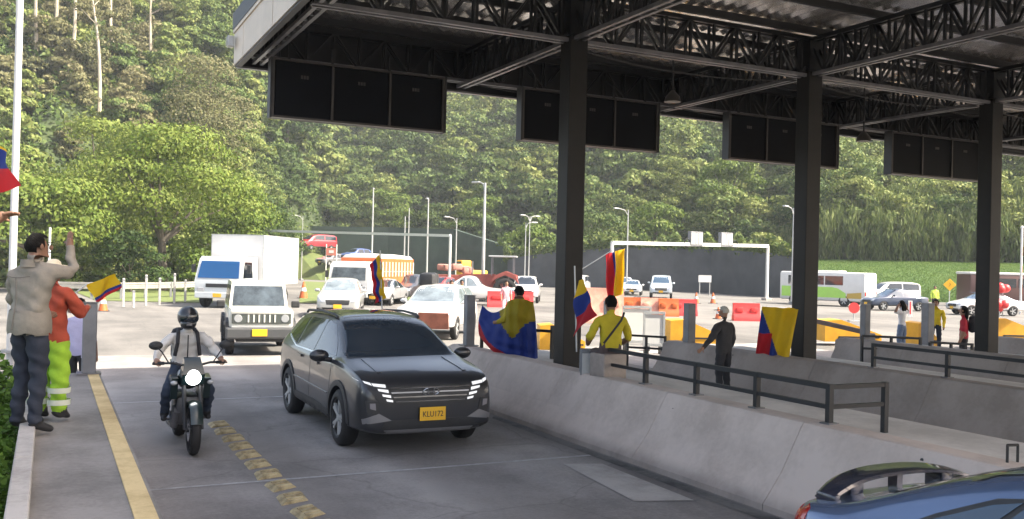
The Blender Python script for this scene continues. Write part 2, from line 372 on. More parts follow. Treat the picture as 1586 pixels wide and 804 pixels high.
# ---------------------------------------------------------------- canopy
t = thing('toll_canopy', 'black steel canopy on square columns over the toll lanes', 'canopy', (3.0, 17.6, 0))
VN = -19.0; UE = 29.0
for k in range(5):
    u = 4.32+4.95*k+0.08
    b = MB(); b.box((u, -4.7, 3.36), (0.32, 0.32, 5.27), bev=0.012); b.build('column', M_col, t)
    b = MB(); b.box((u, -4.7, 0.736), (0.44, 0.46, 0.03)); b.build('base_plate', M_steel, t)
    b = MB(); b.box((u, -4.7, 6.27), (0.36, 0.36, 0.54)); b.build('column_head', M_steel, t)
def truss(a, c, zb, zt, n, m=M_steel, both=True, sep=0.14):
    """double-chord lattice girder from a to c (2-D)"""
    b = MB(); a = Vector((*a, 0)); c = Vector((*c, 0)); d = (c-a); L = d.length; dn = d.normalized(); s = Vector((-dn.y, dn.x, 0))*sep/2
    for q in (s, -s):
        b.mi = 1; b.beam(a+q+Vector((0, 0, zb)), c+q+Vector((0, 0, zb)), 0.06, 0.06)
        b.mi = 0; b.beam(a+q+Vector((0, 0, zt)), c+q+Vector((0, 0, zt)), 0.07, 0.07)
    for i in range(n):
        p0 = a+d*(i/n); p1 = a+d*((i+1)/n); pm = (p0+p1)/2
        for q in (s, -s):
            b.mi = 0
            if i % 2 == 0: b.beam(p0+q+Vector((0, 0, zb)), p1+q+Vector((0, 0, zt)), 0.04)
            else: b.beam(p0+q+Vector((0, 0, zt)), p1+q+Vector((0, 0, zb)), 0.04)
            b.beam(p0+q+Vector((0, 0, zb)), p0+q+Vector((0, 0, zt)), 0.04)
        b.mi = 1; b.beam(p0+s+Vector((0, 0, zb)), p0-s+Vector((0, 0, zb)), 0.035)
    return b
ZB, ZT = 5.93, 6.60
for v in (-0.45, -4.7, -11.0, -17.5):
    truss((0.2, v), (UE-0.2, v), ZB if v != -0.45 else 6.0, ZT, 58).build('cross_truss', [M_steel, M_steel_edge], t)
for k in range(-1, 5):
    u = 4.40+4.95*k if k >= 0 else 0.35
    truss((u, VN+0.3), (u, -0.12), ZB+0.02, ZT-0.02, 52).build('long_truss', [M_steel, M_steel_edge], t)
for i in range(16):
    v = -0.9 - 1.35*i
    b = MB(); b.beam((0.1, v, 6.69), (UE-0.1, v, 6.69), 0.07, 0.12); b.build('purlin', M_steel, t)
b = MB()
n = 120
for i in range(n):     # corrugated sheet
    u0 = UE*i/n; u1 = UE*(i+1)/n; um = (u0+u1)/2
    b.quad((u0, VN, 6.78), (um, VN, 6.82), (um, 0, 6.82), (u0, 0, 6.78)); b.quad((um, VN, 6.82), (u1, VN, 6.78), (u1, 0, 6.78), (um, 0, 6.82))
bmesh.ops.remove_doubles(b.bm, verts=b.bm.verts, dist=0.001)
b.build('roof_sheet', M_roof, t)
b = MB(); b.box((UE/2, VN/2, 6.87), (UE, -VN, 0.03)); b.build('roof_deck', M_steel_edge, t)
b = MB(); b.box((-0.03, VN/2, 6.18), (0.05, -VN, 0.58))
for i in range(9): b.box((-0.058, -0.9-2.4*i, 6.18), (0.006, 0.02, 0.56))
b.box((-0.035, VN/2, 6.50), (0.09, -VN, 0.06)); b.build('side_fascia', M_fascia, t)
b = MB(); b.box((0.02, VN/2, 5.875), (0.10, -VN, 0.03)); b.build('fascia_edge', M_steel, t)
b = MB(); b.box((-0.05, VN/2, 6.68), (0.08, -VN, 0.30)); b.build('roof_edge', M_steel, t)
b = MB(); b.box((UE/2, 0.03, 6.39), (UE, 0.05, 1.02)); b.build('front_fascia', M_steel, t)
b = MB(); b.box((UE/2, 0.0, 5.87), (UE, 0.12, 0.035)); b.build('front_edge', M_steel_edge, t)
M_cable = mat('cable', (0.012, 0.012, 0.013), .6)
for k in range(4):     # sagging cables strung under the trusses
    u0 = 4.5+4.95*k
    for vv, sg in ((-4.45, .16), (-0.75, .10)):
        b = MB(); b.path([(u0+4.75*i/8, vv, 5.90-sg*(1-(i/4-1)**2)) for i in range(9)], .012, 5)
        b.build('cable', M_cable, t)
# small flood lamp on the fascia corner
t2 = thing('flood_lamp', 'small pale flood lamp on the canopy corner', 'lamp', (2.90, 17.45, 6.28))
b = MB(); b.box((-0.05, 0, 0), (0.12, 0.16, 0.20), bev=0.02); b.build('housing', M_galv, t2)
b = MB(); b.box((-0.115, 0, 0), (0.01, 0.13, 0.16)); b.build('lens', M_lamp, t2)
# ---------------------------------------------------------------- boards hanging from the front edge
lab = ['big black three-panel board nearest the beige canopy fascia', 'black three-panel board crossed by the first column',
       'black three-panel board crossed by the second column', 'black three-panel board just short of the third column']
cen = [5.08, 10.02, 15.22, 20.30]
for k in range(4):
    t = thing('lane_sign_board', lab[k], 'sign board', (cen[k], 16.7, 4.87), 0, 'black boards under the canopy edge')
    w, h = 3.26, 1.05
    for i in range(3):
        x = (i-1)*(w-0.1)/3
        b = MB(); b.box((x, 0, h/2), ((w-0.1)/3-0.02, 0.10, h-0.08), bev=0.008); p = b.build('panel', M_board, t)
        b = MB()
        for q in (-0.05, 0, 0.05): b.box((x+q, -0.054, h*0.72), (0.035, 0.012, 0.06))
        b.build('maker_mark', M_boardf, p)
    b = MB(); b.box((0, 0, 0.018), (w, 0.16, 0.036)); b.box((0, 0, h-0.018), (w, 0.16, 0.036))
    for x in (-w/2+0.02, -w/6, w/6, w/2-0.02): b.box((x, -0.002, h/2), (0.04, 0.15, h-0.072))
    b.build('frame', M_boardf, t)
    b = MB(); b.box((-w/2-0.02, 0.02, h/2), (0.035, 0.22, h+0.02)); b.box((w/2+0.02, 0.02, h/2), (0.035, 0.22, h+0.02)); b.box((0, 0.14, h/2), (w, 0.08, h)); b.build('housing', M_blackp, t)
    for x in (-w/2+0.3, -w/6, w/6, w/2-0.3):
        b = MB(); b.box((x, 0, h+0.14), (0.04, 0.04, 0.30)); b.build('hanger', M_steel, t)
    
# pendant lamps under the truss
for k, (px, py, lb) in enumerate(((1042, 150, 'small hanging lamp between the first two columns'), (1338, 212, 'small hanging lamp between the second and third columns'))):
    p = D(px, py, 16.5 if k == 0 else 19.0)
    t = thing('pendant_lamp', lb, 'lamp', p, 0, 'hanging lamps under the canopy')
    b = MB(); b.lathe([(-0.09, 0.001), (-0.09, 0.15), (0.0, 0.13), (0.08, 0.06), (0.12, 0.02)], 'Z', 16); b.build('shade', M_boardf, t, True)
    b = MB(); b.tube((0, 0, 0.1), (0, 0, 6.6-p.z), 0.018); b.build('rod', M_steel, t)
# ---------------------------------------------------------------- yellow lane bumps
proto = thing('lane_bump', 'yellow ribbed rubber bump in the row on the lane', 'road bump', (2.22, 13.69, 0.004), 0, 'yellow bumps along the lane')
b = MB(); b.prism([(-0.14, 0), (0.14, 0), (0.11, 0.022), (0.06, 0.028), (-0.06, 0.028), (-0.11, 0.022)], -0.17, 0.17, 'Y')
for q in (-0.10, 0.0, 0.10): b.box((0.01, q, 0.030), (0.17, 0.04, 0.012))
for vv in b.bm.verts: vv.co.y += vv.co.x*0.45
b.build('body', M_bump, proto)
for k in range(1, 24):
    c = copy_tree(proto); c.location = (2.22+random.uniform(-0.012, 0.012), 13.69-0.56*k, 0.004); c.rotation_euler.z = random.uniform(-0.10, 0.10)
# ---------------------------------------------------------------- terrain behind the plaza (camera-aligned polar grid)
def lerp(x, xs, ys): return float(np.interp(x, xs, ys))
def tpx(px): return (px-793)/FPX
# distance at which the slope begins, steepness, per azimuth (photo columns)
AZX = [-250, 0, 150, 330, 420, 520, 640, 780, 900, 1100, 1240, 1400, 1600, 1850]
AZR = [64, 64, 72, 82, 108, 140, 138, 126, 114, 108, 92, 86, 82, 80]
AZK = [0.80, 0.80, 0.80, 0.74, 0.66, 0.60, 0.56, 0.54, 0.52, 0.50, 0.48, 0.46, 0.46, 0.46]
def hill_z(t, r):
    px = t*FPX + 793
    r0 = lerp(px, AZX, AZR); k = lerp(px, AZX, AZK)
    q = r - r0
    if q <= 0: return -0.25
    bank = lerp(px, [900, 1180, 1260, 1700], [0, 0, 1, 1])
    base = k*q*min(1, 0.35+q/30.0) if bank < 0.01 else k*max(0, q-14)*min(1, 0.5+q/40.0)
    # grass mound in front of the bamboo on the right
    m = bank*4.3*(1-math.exp(-max(0, q)/6.0))
    und = (1.6*math.sin(t*31+q*0.11)+1.1*math.sin(t*67-q*0.17))*(1-bank*max(0, min(1, (24-q)/8)))
    return (base*(1-0) if bank < 0.01 else base) + m + und*min(1, q/25.0) - 0.25*max(0, 1-q)
def cam2w(X, Y, z): return (X*CY + Y*SY, -X*SY + Y*CY, z)
M_hill = mat('hill_undergrowth', (0.018, 0.034, 0.010), 0.95, col2=(0.050, 0.070, 0.020), scale=0.35, bump=0.6, bscale=1.5)
M_grassm = mat('grass_bank', (0.060, 0.125, 0.030), 0.9, col2=(0.10, 0.18, 0.045), scale=0.5, bump=0.5, bscale=6)
M_lawn = mat('lawn', (0.070, 0.105, 0.024), 0.9, col2=(0.120, 0.145, 0.042), scale=0.5, bump=0.4, bscale=6)
b = MB(); nt_, nr_ = 110, 70; grid = []
for i in range(nt_+1):
    t_ = -0.72+1.46*i/nt_; row = []
    px = t_*FPX+793; r0 = lerp(px, AZX, AZR)
    for j in range(nr_+1):
        r_ = r0 - 1.0 + 190*(j/nr_)**1.9
        row.append(b.bm.verts.new(cam2w(t_*r_, r_, hill_z(t_, r_))))
    grid.append(row)
for i in range(nt_):
    px = (-0.72+1.46*(i+0.5)/nt_)*FPX+793
    for j in range(nr_):
        f = b.bm.faces.new((grid[i][j], grid[i+1][j], grid[i+1][j+1], grid[i][j+1]))
        q = 190*((j+0.5)/nr_)**1.9
        f.material_index = 1 if (px > 1215 and q < 15) else 0
tag(b.build('hillside', [M_hill, M_grassm], None, True, 180), 'steep green hillside rising behind the toll plaza', 'hillside', kind='structure')

# ---------------------------------------------------------------- foliage
def leaf_quads(P, Nrm, size, rng, asp=0.55, droop=0.25):
    """one bent leaf-clump quad pair per point: arrays of verts (n,4,3)"""
    n = len(P)
    a = rng.normal(size=(n, 3)); a -= (a*Nrm).sum(1)[:, None]*Nrm*0.75
    a /= np.linalg.norm(a, axis=1)[:, None]+1e-9; a[:, 2] -= droop; a /= np.linalg.norm(a, axis=1)[:, None]
    c = np.cross(Nrm + rng.normal(size=(n, 3))*0.5, a); c /= np.linalg.norm(c, axis=1)[:, None]+1e-9
    s = size*rng.uniform(0.6, 1.4, n)[:, None]
    A = a*s*0.5; C = c*s*0.5*asp
    return np.stack([P-A, P+C*1.0-A*0.1, P+A, P-C-A*0.1], axis=1)
def crown_points(rng, blobs, n, fill=0.25):
    w = np.array([b[3]*b[4]+b[3]*b[3] for b in blobs]); w = w/w.sum()
    k = rng.choice(len(blobs), n, p=w); B = np.array(blobs)[k]
    d = rng.normal(size=(n, 3)); d /= np.linalg.norm(d, axis=1)[:, None]
    d[:, 2] = np.where(d[:, 2] < -0.35, -d[:, 2]*0.7, d[:, 2])
    rr = np.where(rng.random(n) < fill, rng.random(n)**0.4, rng.normal(1.0, 0.10, n))
    P = B[:, :3] + d*np.stack([B[:, 3], B[:, 3], B[:, 4]], 1)*rr[:, None]
    return P, d
def quads_mesh(name, V, tint):
    n = len(V); me = bpy.data.meshes.new(name)
    me.vertices.add(n*4); me.vertices.foreach_set('co', V.reshape(-1).astype(np.float32))
    me.loops.add(n*4); me.loops.foreach_set('vertex_index', np.arange(n*4, dtype=np.int32))
    me.polygons.add(n); me.polygons.foreach_set('loop_start', np.arange(0, n*4, 4, dtype=np.int32))
    at = me.attributes.new('tint', 'FLOAT', 'POINT'); at.data.foreach_set('value', np.repeat(tint, 4).astype(np.float32))
    me.update(); return me
def make_blobs(rng, H, Wd, base, nb, sq=0.55):
    bl = []
    for i in range(nb):
        h = rng.random(); rad = Wd*0.5*math.sqrt(max(0.05, 1-(h*1.25-0.35)**2))
        a = rng.random()*2*PI; q = rad*math.sqrt(rng.random())*0.8
        r = Wd*rng.uniform(0.13, 0.24)
        bl.append((q*math.cos(a), q*math.sin(a), base+(H-base-r*sq)*h*0.95+r*0.3, r, r*sq*rng.uniform(0.8, 1.2)))
    return bl
ML_far = leaf_mat('hill_leaves', (0.038, 0.068, 0.022), (0.092, 0.140, 0.038), (0.215, 0.240, 0.070), clump=0.10)
ML_near = leaf_mat('bright_leaves', (0.044, 0.082, 0.014), (0.094, 0.143, 0.024), (0.175, 0.208, 0.045), clump=0.30)
ML_dark = leaf_mat('deep_leaves', (0.022, 0.045, 0.014), (0.045, 0.080, 0.022), (0.10, 0.13, 0.03), clump=0.30)
ML_bamb = leaf_mat('reed_leaves', (0.055, 0.082, 0.024), (0.105, 0.140, 0.042), (0.18, 0.21, 0.07), clump=0.3)
ML_dry = leaf_mat('dry_leaves', (0.075, 0.088, 0.038), (0.135, 0.135, 0.062), (0.21, 0.195, 0.10), clump=0.4)
ML_cover = leaf_mat('cover_leaves', (0.03, 0.07, 0.012), (0.06, 0.13, 0.02), (0.12, 0.22, 0.04), clump=1.5)
M_bark = mat('bark', (0.10, 0.085, 0.065), 0.9, var=0.35, scale=3, bump=0.5, bscale=12)
M_pale_bark = mat('pale_bark', (0.36, 0.32, 0.25), 0.85, var=0.25, scale=3, bump=0.3, bscale=12)

# the far wood: one mass of crowns standing on the slope
rng = np.random.default_rng(11)
variants = []
for i in range(7):
    Hh = rng.uniform(6, 9.5); Wd = rng.uniform(5.5, 8.5)
    bl = make_blobs(rng, Hh, Wd, 0.8, 20)
    P, d = crown_points(rng, bl, 3000, 0.12)
    variants.append((P, d))
Vs, Ts, Vd, Td = [], [], [], []
cnt = 0
for ring in range(19):
    for i in range(66):
        t_ = -0.62+1.24*(i+rng.random())/66
        px = t_*FPX+793; r0 = lerp(px, AZX, AZR)
        q = 3.0+ring*4.6+rng.uniform(-2.2, 2.2)
        if px > 1215: q += 15
        elif px > 800: q += 6
        if px > 700 and q > 78: continue
        if rng.random() < 0.05: continue
        if px < 330 and q < 20 and rng.random() < 0.2: continue
        r_ = r0+q; z = hill_z(t_, r_)
        P, d = variants[rng.integers(len(variants))]
        far = r_ > 130
        nn = len(P)//2 if far else len(P)
        sc = rng.uniform(0.55, 1.15)*(0.75 if q < 12 else 1.0)*(0.62 if (px < 240 and 12 < q < 44) else 1.0); a = rng.random()*2*PI; ca, sa = math.cos(a), math.sin(a)
        sz = rng.uniform(0.85, 1.25)
        Rm = np.array([[ca, -sa, 0], [sa, ca, 0], [0, 0, sz]])
        Q = (P[:nn]@Rm.T)*sc + np.array(cam2w(t_*r_, r_, z-0.8))
        dn = d[:nn]@np.array([[ca, -sa, 0], [sa, ca, 0], [0, 0, 1]]).T
        V = leaf_quads(Q, dn, (0.37 if not far else 0.58)*rng.uniform(0.8, 1.2), rng, 0.6)
        tn = np.clip(rng.normal(0.44+0.18*(px > 850)+(0.16 if px < 380 else 0), 0.22)+0.20*math.sin(px*0.017+q*0.12)*math.sin(px*0.006-q*0.07+2), 0, 1)  # sunlight on the hill put into the leaf tint, by side and broad patches
        dry = px < 230 and 16 < q < 52 and rng.random() < 0.62
        (Vd if dry else Vs).append(V[::2] if dry else V); (Td if dry else Ts).append(np.full(len(V[::2]) if dry else nn, tn)); cnt += 1
# undergrowth between the trees and shrubs along the wall tops
n = 120000; up = np.zeros((n, 3)); tu = np.zeros(n)
for i in range(n):
    px = rng.uniform(-160, 1230); t_ = (px-793)/FPX; r0 = lerp(px, AZX, AZR); q = rng.random()**0.8*70; r_ = r0+q
    h = 1.7*abs(math.sin(px*0.05+q*0.4)*math.sin(px*0.021-q*0.23+1))
    up[i] = cam2w(t_*r_, r_, hill_z(t_, r_)+0.1+h*rng.random()); tu[i] = 0.45+0.35*math.sin(px*0.033+q*0.15)
N = rng.normal(size=(n, 3))*0.6; N[:, 2] += 0.8; N /= np.linalg.norm(N, axis=1)[:, None]
Vs.append(leaf_quads(up, N, 0.55, rng, 0.6)); Ts.append(tu)
top = [(785, 112, 400), (860, 108, 390), (960, 104, 383), (1100, 100, 386), (1190, 90, 392), (1238, 86, 400)]
n = 16000; pxs = rng.uniform(780, 1242, n); wp = np.zeros((n, 3))
for i, px in enumerate(pxs):
    d_ = lerp(px, [a[0] for a in top], [a[1] for a in top]); y_ = lerp(px, [a[0] for a in top], [a[2] for a in top]); p_ = D(px, y_, d_+rng.uniform(-0.1, 4))
    g_ = 0.5+0.5*math.sin(px*0.07)*math.sin(px*0.19+1)
    wp[i] = (p_.x, p_.y, p_.z+rng.random()*(0.5+1.8*g_)-0.35*g_)
N = rng.normal(size=(n, 3)); N /= np.linalg.norm(N, axis=1)[:, None]
Vs.append(leaf_quads(wp, N, 0.42, rng, 0.6)); Ts.append(0.3+0.4*rng.random(n))
me = quads_mesh('hillside_wood', np.concatenate(Vs), np.concatenate(Ts))
tag(link('hillside_wood', me, ML_far), 'dense mixed wood covering the far hillside', 'woodland', kind='stuff')

tag(link('dry_scrub', quads_mesh('dry_scrub', np.concatenate(Vd), np.concatenate(Td)), ML_dry), 'pale dry scrub on the upper left slope', 'scrub', kind='stuff')
def limb(b, p, d, L, r, rs, depth, ends, bend=0.25):
    p = Vector(p); d = Vector(d).normalized(); n = 4; pts = [p]
    for k in range(n):
        d = (d+Vector((rs.uniform(-bend, bend), rs.uniform(-bend, bend), rs.uniform(-bend*0.3, bend*0.6)))).normalized()
        p = p+d*L/n; pts.append(p)
    for k in range(n): b.tube(pts[k], pts[k+1], r*(1-0.6*k/n), r*(1-0.6*(k+1)/n), 7)
    ends.append(p)
    if depth > 0:
        for q in range(3):
            s = pts[2+q % 3] if depth > 1 else pts[rs.randint(2, 4)]
            a = rs.uniform(0, 2*PI); dd = (d*0.6+Vector((math.cos(a), math.sin(a), rs.uniform(0.0, 0.6)))*0.8)
            limb(b, s, dd, L*rs.uniform(0.5, 0.75), r*0.45, rs, depth-1, ends)
def tree(name, label, loc, H, Wd, seed, lm, n=5000, leaf=0.34, trunk_h=None, bark=None, tr=0.22, group=None, nb=26, base=None, sq=0.55, tint=0.5, fill=0.2):
    t = thing(name, label, 'tree', loc, 0, group)
    rng = np.random.default_rng(seed); rs = random.Random(seed)
    base = H*0.25 if base is None else base
    bl = make_blobs(rng, H, Wd, base, nb, sq)
    b = MB(); ends = []
    th = trunk_h or base+1.0
    top = Vector((rs.uniform(-0.3, 0.3), rs.uniform(-0.3, 0.3), th)); b.tube((0, 0, -0.6), top*0.5, tr*1.25, tr, 10); b.tube(top*0.5, top, tr, tr*0.8, 10)
    for k in range(7):
        q = bl[(k*3) % len(bl)]; e = Vector(q[:3])
        m = top.lerp(e, 0.5)+Vector((0, 0, 0.3)); b.tube(top, m, tr*0.5, tr*0.3, 7); b.tube(m, e, tr*0.3, tr*0.1, 6)
    b.build('trunk', bark or M_bark, t, True)
    P, d = crown_points(rng, bl, n, fill)
    V = leaf_quads(P, d, leaf, rng, 0.55)
    # per-blob tint
    link('crown', quads_mesh('crown', V, np.full(len(V), tint)), lm, t)
    return t
# big sunlit trees on the left, behind the guard rail
LT = [  # px, distance, height, width, label, mat, tint
    (255, 66, 11.5, 13.5, 'broad yellow-green tree with spreading layered crown behind the guard rail', ML_near, 0.62, 9000),
    (60, 58, 7.2, 9.5, 'round bright green tree behind the waving man', ML_near, 0.55, 6500),
    (352, 76, 9.5, 8.0, 'leafy green tree just left of the white box truck', ML_near, 0.42, 5500),
    (150, 74, 12.5, 11.0, 'tall golden tree behind the round bright one', ML_near, 0.75, 6500),
    (-30, 66, 11.0, 10.0, 'green tree at the left picture edge behind the mast', ML_near, 0.40, 5000),
    (395, 88, 9.0, 8.0, 'dark green tree rising above the white truck box', ML_dark, 0.5, 4200),
    (310, 96, 14.0, 11.0, 'pale olive tree on the slope above the yellow-green tree', ML_dry, 0.35, 5000),
    (205, 62, 4.2, 5.5, 'low dark bush in the shade under the yellow-green tree', ML_dark, 0.3, 2600),
    (120, 62, 3.4, 4.5, 'small bush behind the yellow flag', ML_near, 0.35, 2000),
    (295, 66, 3.6, 5.0, 'bushy shrub beside the left end of the guard rail gap', ML_near, 0.3, 2200),
]
for i, (px, d_, H_, W_, lb, lm, tn, n_) in enumerate(LT):
    X = tpx(px)*d_; x, y, _ = cam2w(X, d_, 0)
    z = max(0, hill_z(tpx(px), d_))
    bush = H_ < 5
    tree('bush' if bush else 'broadleaf_tree', lb, (x, y, z-0.1), H_, W_, 100+i, lm, n_*2, 0.27 if not bush else 0.22, tr=0.32 if not bush else 0.08,
         base=H_*(0.22 if not bush else 0.02), sq=0.42 if i in (0, 3) else 0.6, tint=tn, nb=34 if not bush else 14, fill=0.12)
# slender pale trunks higher on the left slope
ST = [(47, 96, 15, -60), (148, 92, 13, 70), (103, 94, 13, 60), (165, 104, 11, 60), (78, 100, 11, 80), (226, 108, 10, 110), (24, 92, 12, 40), (128, 110, 12, 20)]
names = ['the leftmost tall one beside the mast', 'with the straightest pale stem', 'forked, between two straight stems', 'thin, leaning over the golden tree', 'short, in the dry patch',
         'small, right of the dry patch', 'half hidden by the mast', 'high on the slope near the picture top']
for i, (px, d_, H_, _) in enumerate(ST):
    t_ = tpx(px); x, y, _z = cam2w(t_*d_, d_, 0); z = hill_z(t_, d_)
    rs = random.Random(300+i); b = MB(); ends = []; H_ += 2
    t = thing('slender_tree', 'slender bare-trunked tree on the slope, '+names[i], 'tree', (x, y, z-0.4), 0, 'slender trees on the left slope')
    p = Vector((0, 0, 0)); d = Vector((rs.uniform(-.05, .05), rs.uniform(-.05, .05), 1)); r = 0.22
    for k in range(8):
        q = p+d*H_/8; b.tube(p, q, r*(1-k/10), r*(1-(k+1)/10), 7); p = q; d = (d+Vector((rs.uniform(-.08, .08), rs.uniform(-.08, .08), 0.1))).normalized()
        if k > 3:
            for _ in range(2):
                a = rs.uniform(0, 2*PI); e = p+Vector((math.cos(a)*1.6, math.sin(a)*1.6, rs.uniform(0.4, 1.4))); b.tube(p, e, 0.05, 0.02, 5); ends.append(e)
    b.build('trunk', M_pale_bark, t, True)
    rng = np.random.default_rng(500+i)
    bl = [(e.x, e.y, e.z, rs.uniform(0.6, 1.1), rs.uniform(0.35, 0.6)) for e in ends]
    P, dd = crown_points(rng, bl, 800, 0.3)
    link('crown', quads_mesh('crown', leaf_quads(P, dd, 0.36, rng), np.full(800, 0.4)), ML_dry, t)
# individual trees at the foot of the hill, seen past the plaza
FT = [(600, 150, 9.5, 10, ML_near, 0.30, 'rounded pale green tree behind the double lamp mast'), (520, 150, 8.5, 9, ML_dark, 0.5, 'dark rounded tree above the far road'),
      (740, 140, 8.5, 9, ML_near, 0.25, 'light green tree behind the tallest lamp pole'), (822, 116, 7.5, 8, ML_near, 0.2, 'yellowish tree left of the first column'),
      (930, 112, 9, 11, ML_dark, 0.7, 'wide green tree right of the first column'), (1010, 118, 9.0, 10, ML_near, 0.3, 'pale spreading tree behind the white gantry'),
      (440, 142, 9, 10, ML_dark, 0.3, 'deep green tree right behind the white truck box'), (670, 146, 9.0, 9, ML_dark, 0.6, 'tree with a dark crown in the middle of the valley'),
      (1130, 120, 9.5, 10, ML_near, 0.28, 'tree with a light crown above the gantry signal boxes')]
for i, (px, d_, H_, W_, lm, tn, lb) in enumerate(FT):
    t_ = tpx(px); x, y, _z = cam2w(t_*d_, d_, 0); z = max(0, hill_z(t_, d_))
    tree('broadleaf_tree', lb, (x, y, z-0.3), H_, W_, 700+i, lm, 5200, 0.40, tr=0.25, base=H_*0.3, tint=tn, nb=22, sq=0.5)
# reeds on the right slope above the grass mound: tall upright culms
rng = np.random.default_rng(77); Vs = []; Ts = []
for i in range(1500):
    px = rng.uniform(1215, 1640); t_ = tpx(px); r0 = lerp(px, AZX, AZR); q = rng.uniform(12.5, 21)
    r_ = r0+q; z = hill_z(t_, r_); h = rng.uniform(1.8, 5.8); x, y, _z = cam2w(t_*r_, r_, z)
    n = 26; s = rng.random(n)**0.7
    lean = rng.normal(size=2)*0.5
    P = np.stack([x+lean[0]*s**2+rng.normal(size=n)*0.22, y+lean[1]*s**2+rng.normal(size=n)*0.22, z+h*s], 1)
    N = rng.normal(size=(n, 3)); N[:, 2] *= 0.2; N /= np.linalg.norm(N, axis=1)[:, None]
    sz = rng.uniform(0.6, 1.1, n)[:, None]
    a = np.stack([rng.normal(size=n)*0.25, rng.normal(size=n)*0.25, -np.ones(n)], 1)*sz*0.5; c = np.cross(N, a); c = c/np.linalg.norm(c, axis=1)[:, None]*0.085
    Vs.append(np.stack([P-a, P+c, P+a, P-c], 1)); Ts.append(np.full(n, rng.uniform(0.2, 0.8)))
tag(link('reeds', quads_mesh('reeds', np.concatenate(Vs), np.concatenate(Ts)), ML_bamb), 'tall reed thicket along the top of the grass bank', 'reeds', kind='stuff')
# grass blades on the bank
rng = np.random.default_rng(78); n = 110000
px = rng.uniform(1200, 1660, n); P = []
for p in px:
    t_ = (p-793)/FPX; r0 = lerp(p, AZX, AZR); r_ = r0+rng.random()**1.3*14.5; P.append(cam2w(t_*r_, r_, hill_z(t_, r_)+0.08))
P = np.array(P); N = np.tile([0.0, -0.5, 0.85], (n, 1))
tag(link('bank_grass', quads_mesh('bank_grass', leaf_quads(P, N, 0.19, rng, 0.16, -1.2), rng.uniform(0.3, 0.7, n)), leaf_mat('grass_leaves', (0.045, 0.095, 0.020), (0.085, 0.150, 0.032), (0.15, 0.21, 0.05), clump=0.4)), 'rough green grass on the bank behind the bus', 'grass', kind='stuff')
# ground cover on the planted verge at the left edge
rng = np.random.default_rng(79); n = 34000
P = np.stack([rng.uniform(-3.2, -0.17, n), rng.uniform(3.5, 13.2, n), np.zeros(n)], 1)
hh = 0.16+0.20*np.sin(P[:, 0]*4.1+1)*np.sin(P[:, 1]*2.3)+0.14*np.sin(P[:, 1]*7+P[:, 0]*3)
edge = np.clip((-0.17-P[:, 0])/0.45, 0, 1)
P[:, 2] = 0.74+np.clip(hh, 0.02, 1)*edge*rng.random(n)**0.5+0.10*edge
N = rng.normal(size=(n, 3))*0.5; N[:, 2] += 1; N /= np.linalg.norm(N, axis=1)[:, None]
tag(link('ground_cover', quads_mesh('ground_cover', leaf_quads(P, N, 0.085, rng, 0.6), rng.uniform(0.1, 0.9, n)), ML_cover), 'leafy green ground cover beside the white kerb', 'ground cover', kind='stuff')
# lawns and verge strips far off
def patch(name, pts, z, m, label, cat):
    b = MB(); b.quad(*[(p.x, p.y, z) for p in pts]); return tag(b.build(name, m), label, cat, kind='structure')
patch('lawn', [G(463, 470), G(700, 466), G(705, 446), G(470, 436)], 0.03, M_lawn, 'green strip of lawn behind the box truck', 'lawn')
patch('lawn', [G(150, 466), G(330, 470), G(330, 447), G(100, 446)], 0.03, M_lawn, 'grassy verge under the guard rail', 'lawn')
# dark wall along the far side of the road
def wall(name, pxs, label, m, base_y, cat='wall'):
    t = thing(name, label, cat, (0, 0, 0)); pts = []
    b = MB(); th = 0.5
    for (px, py, d_, top) in pxs:
        p = D(px, py, d_); q = D(px, top, d_)
        pts.append((p.x, p.y, q.z))
    for a, c in zip(pts, pts[1:]):
        dx, dy = c[0]-a[0], c[1]-a[1]; L = math.hypot(dx, dy); nx, ny = -dy/L*th, dx/L*th
        v = [b.bm.verts.new(p) for p in ((a[0], a[1], -0.3), (c[0], c[1], -0.3), (c[0], c[1], c[2]), (a[0], a[1], a[2]), (a[0]+nx, a[1]+ny, -0.3), (c[0]+nx, c[1]+ny, -0.3), (c[0]+nx, c[1]+ny, c[2]), (a[0]+nx, a[1]+ny, a[2]))]
        for f in ((0, 1, 2, 3), (4, 5, 6, 7), (3, 2, 6, 7), (0, 3, 7, 4), (1, 2, 6, 5)): b.bm.faces.new([v[k] for k in f])
    bmesh.ops.remove_doubles(b.bm, verts=b.bm.verts, dist=0.001)
    b.build('wall_face', m, t); return t
M_dwall = mat('dark_shotcrete', (0.060, 0.064, 0.072), 0.9, var=0.4, scale=0.25, bump=0.5, bscale=2)
M_gwall = mat('shaded_slope', (0.035, 0.060, 0.045), 0.9, var=0.4, scale=0.25, bump=0.5, bscale=2)  # dark green stands for shade on the lower hillside, put into the colour
wall('retaining_wall', [(785, 455, 112, 400), (860, 455, 108, 390), (960, 458, 104, 383), (1100, 462, 100, 386), (1190, 465, 90, 392), (1238, 466, 86, 400)], 'long dark grey retaining wall behind the far road', M_dwall, 0, 'retaining wall')
wall('retaining_wall', [(380, 420, 141, 345), (470, 420, 140, 350), (600, 430, 138, 352), (700, 440, 131, 355), (795, 450, 118, 385)], 'dark green wall painted as the shaded hill foot behind the long gantry beam', M_gwall, 0, 'retaining wall')
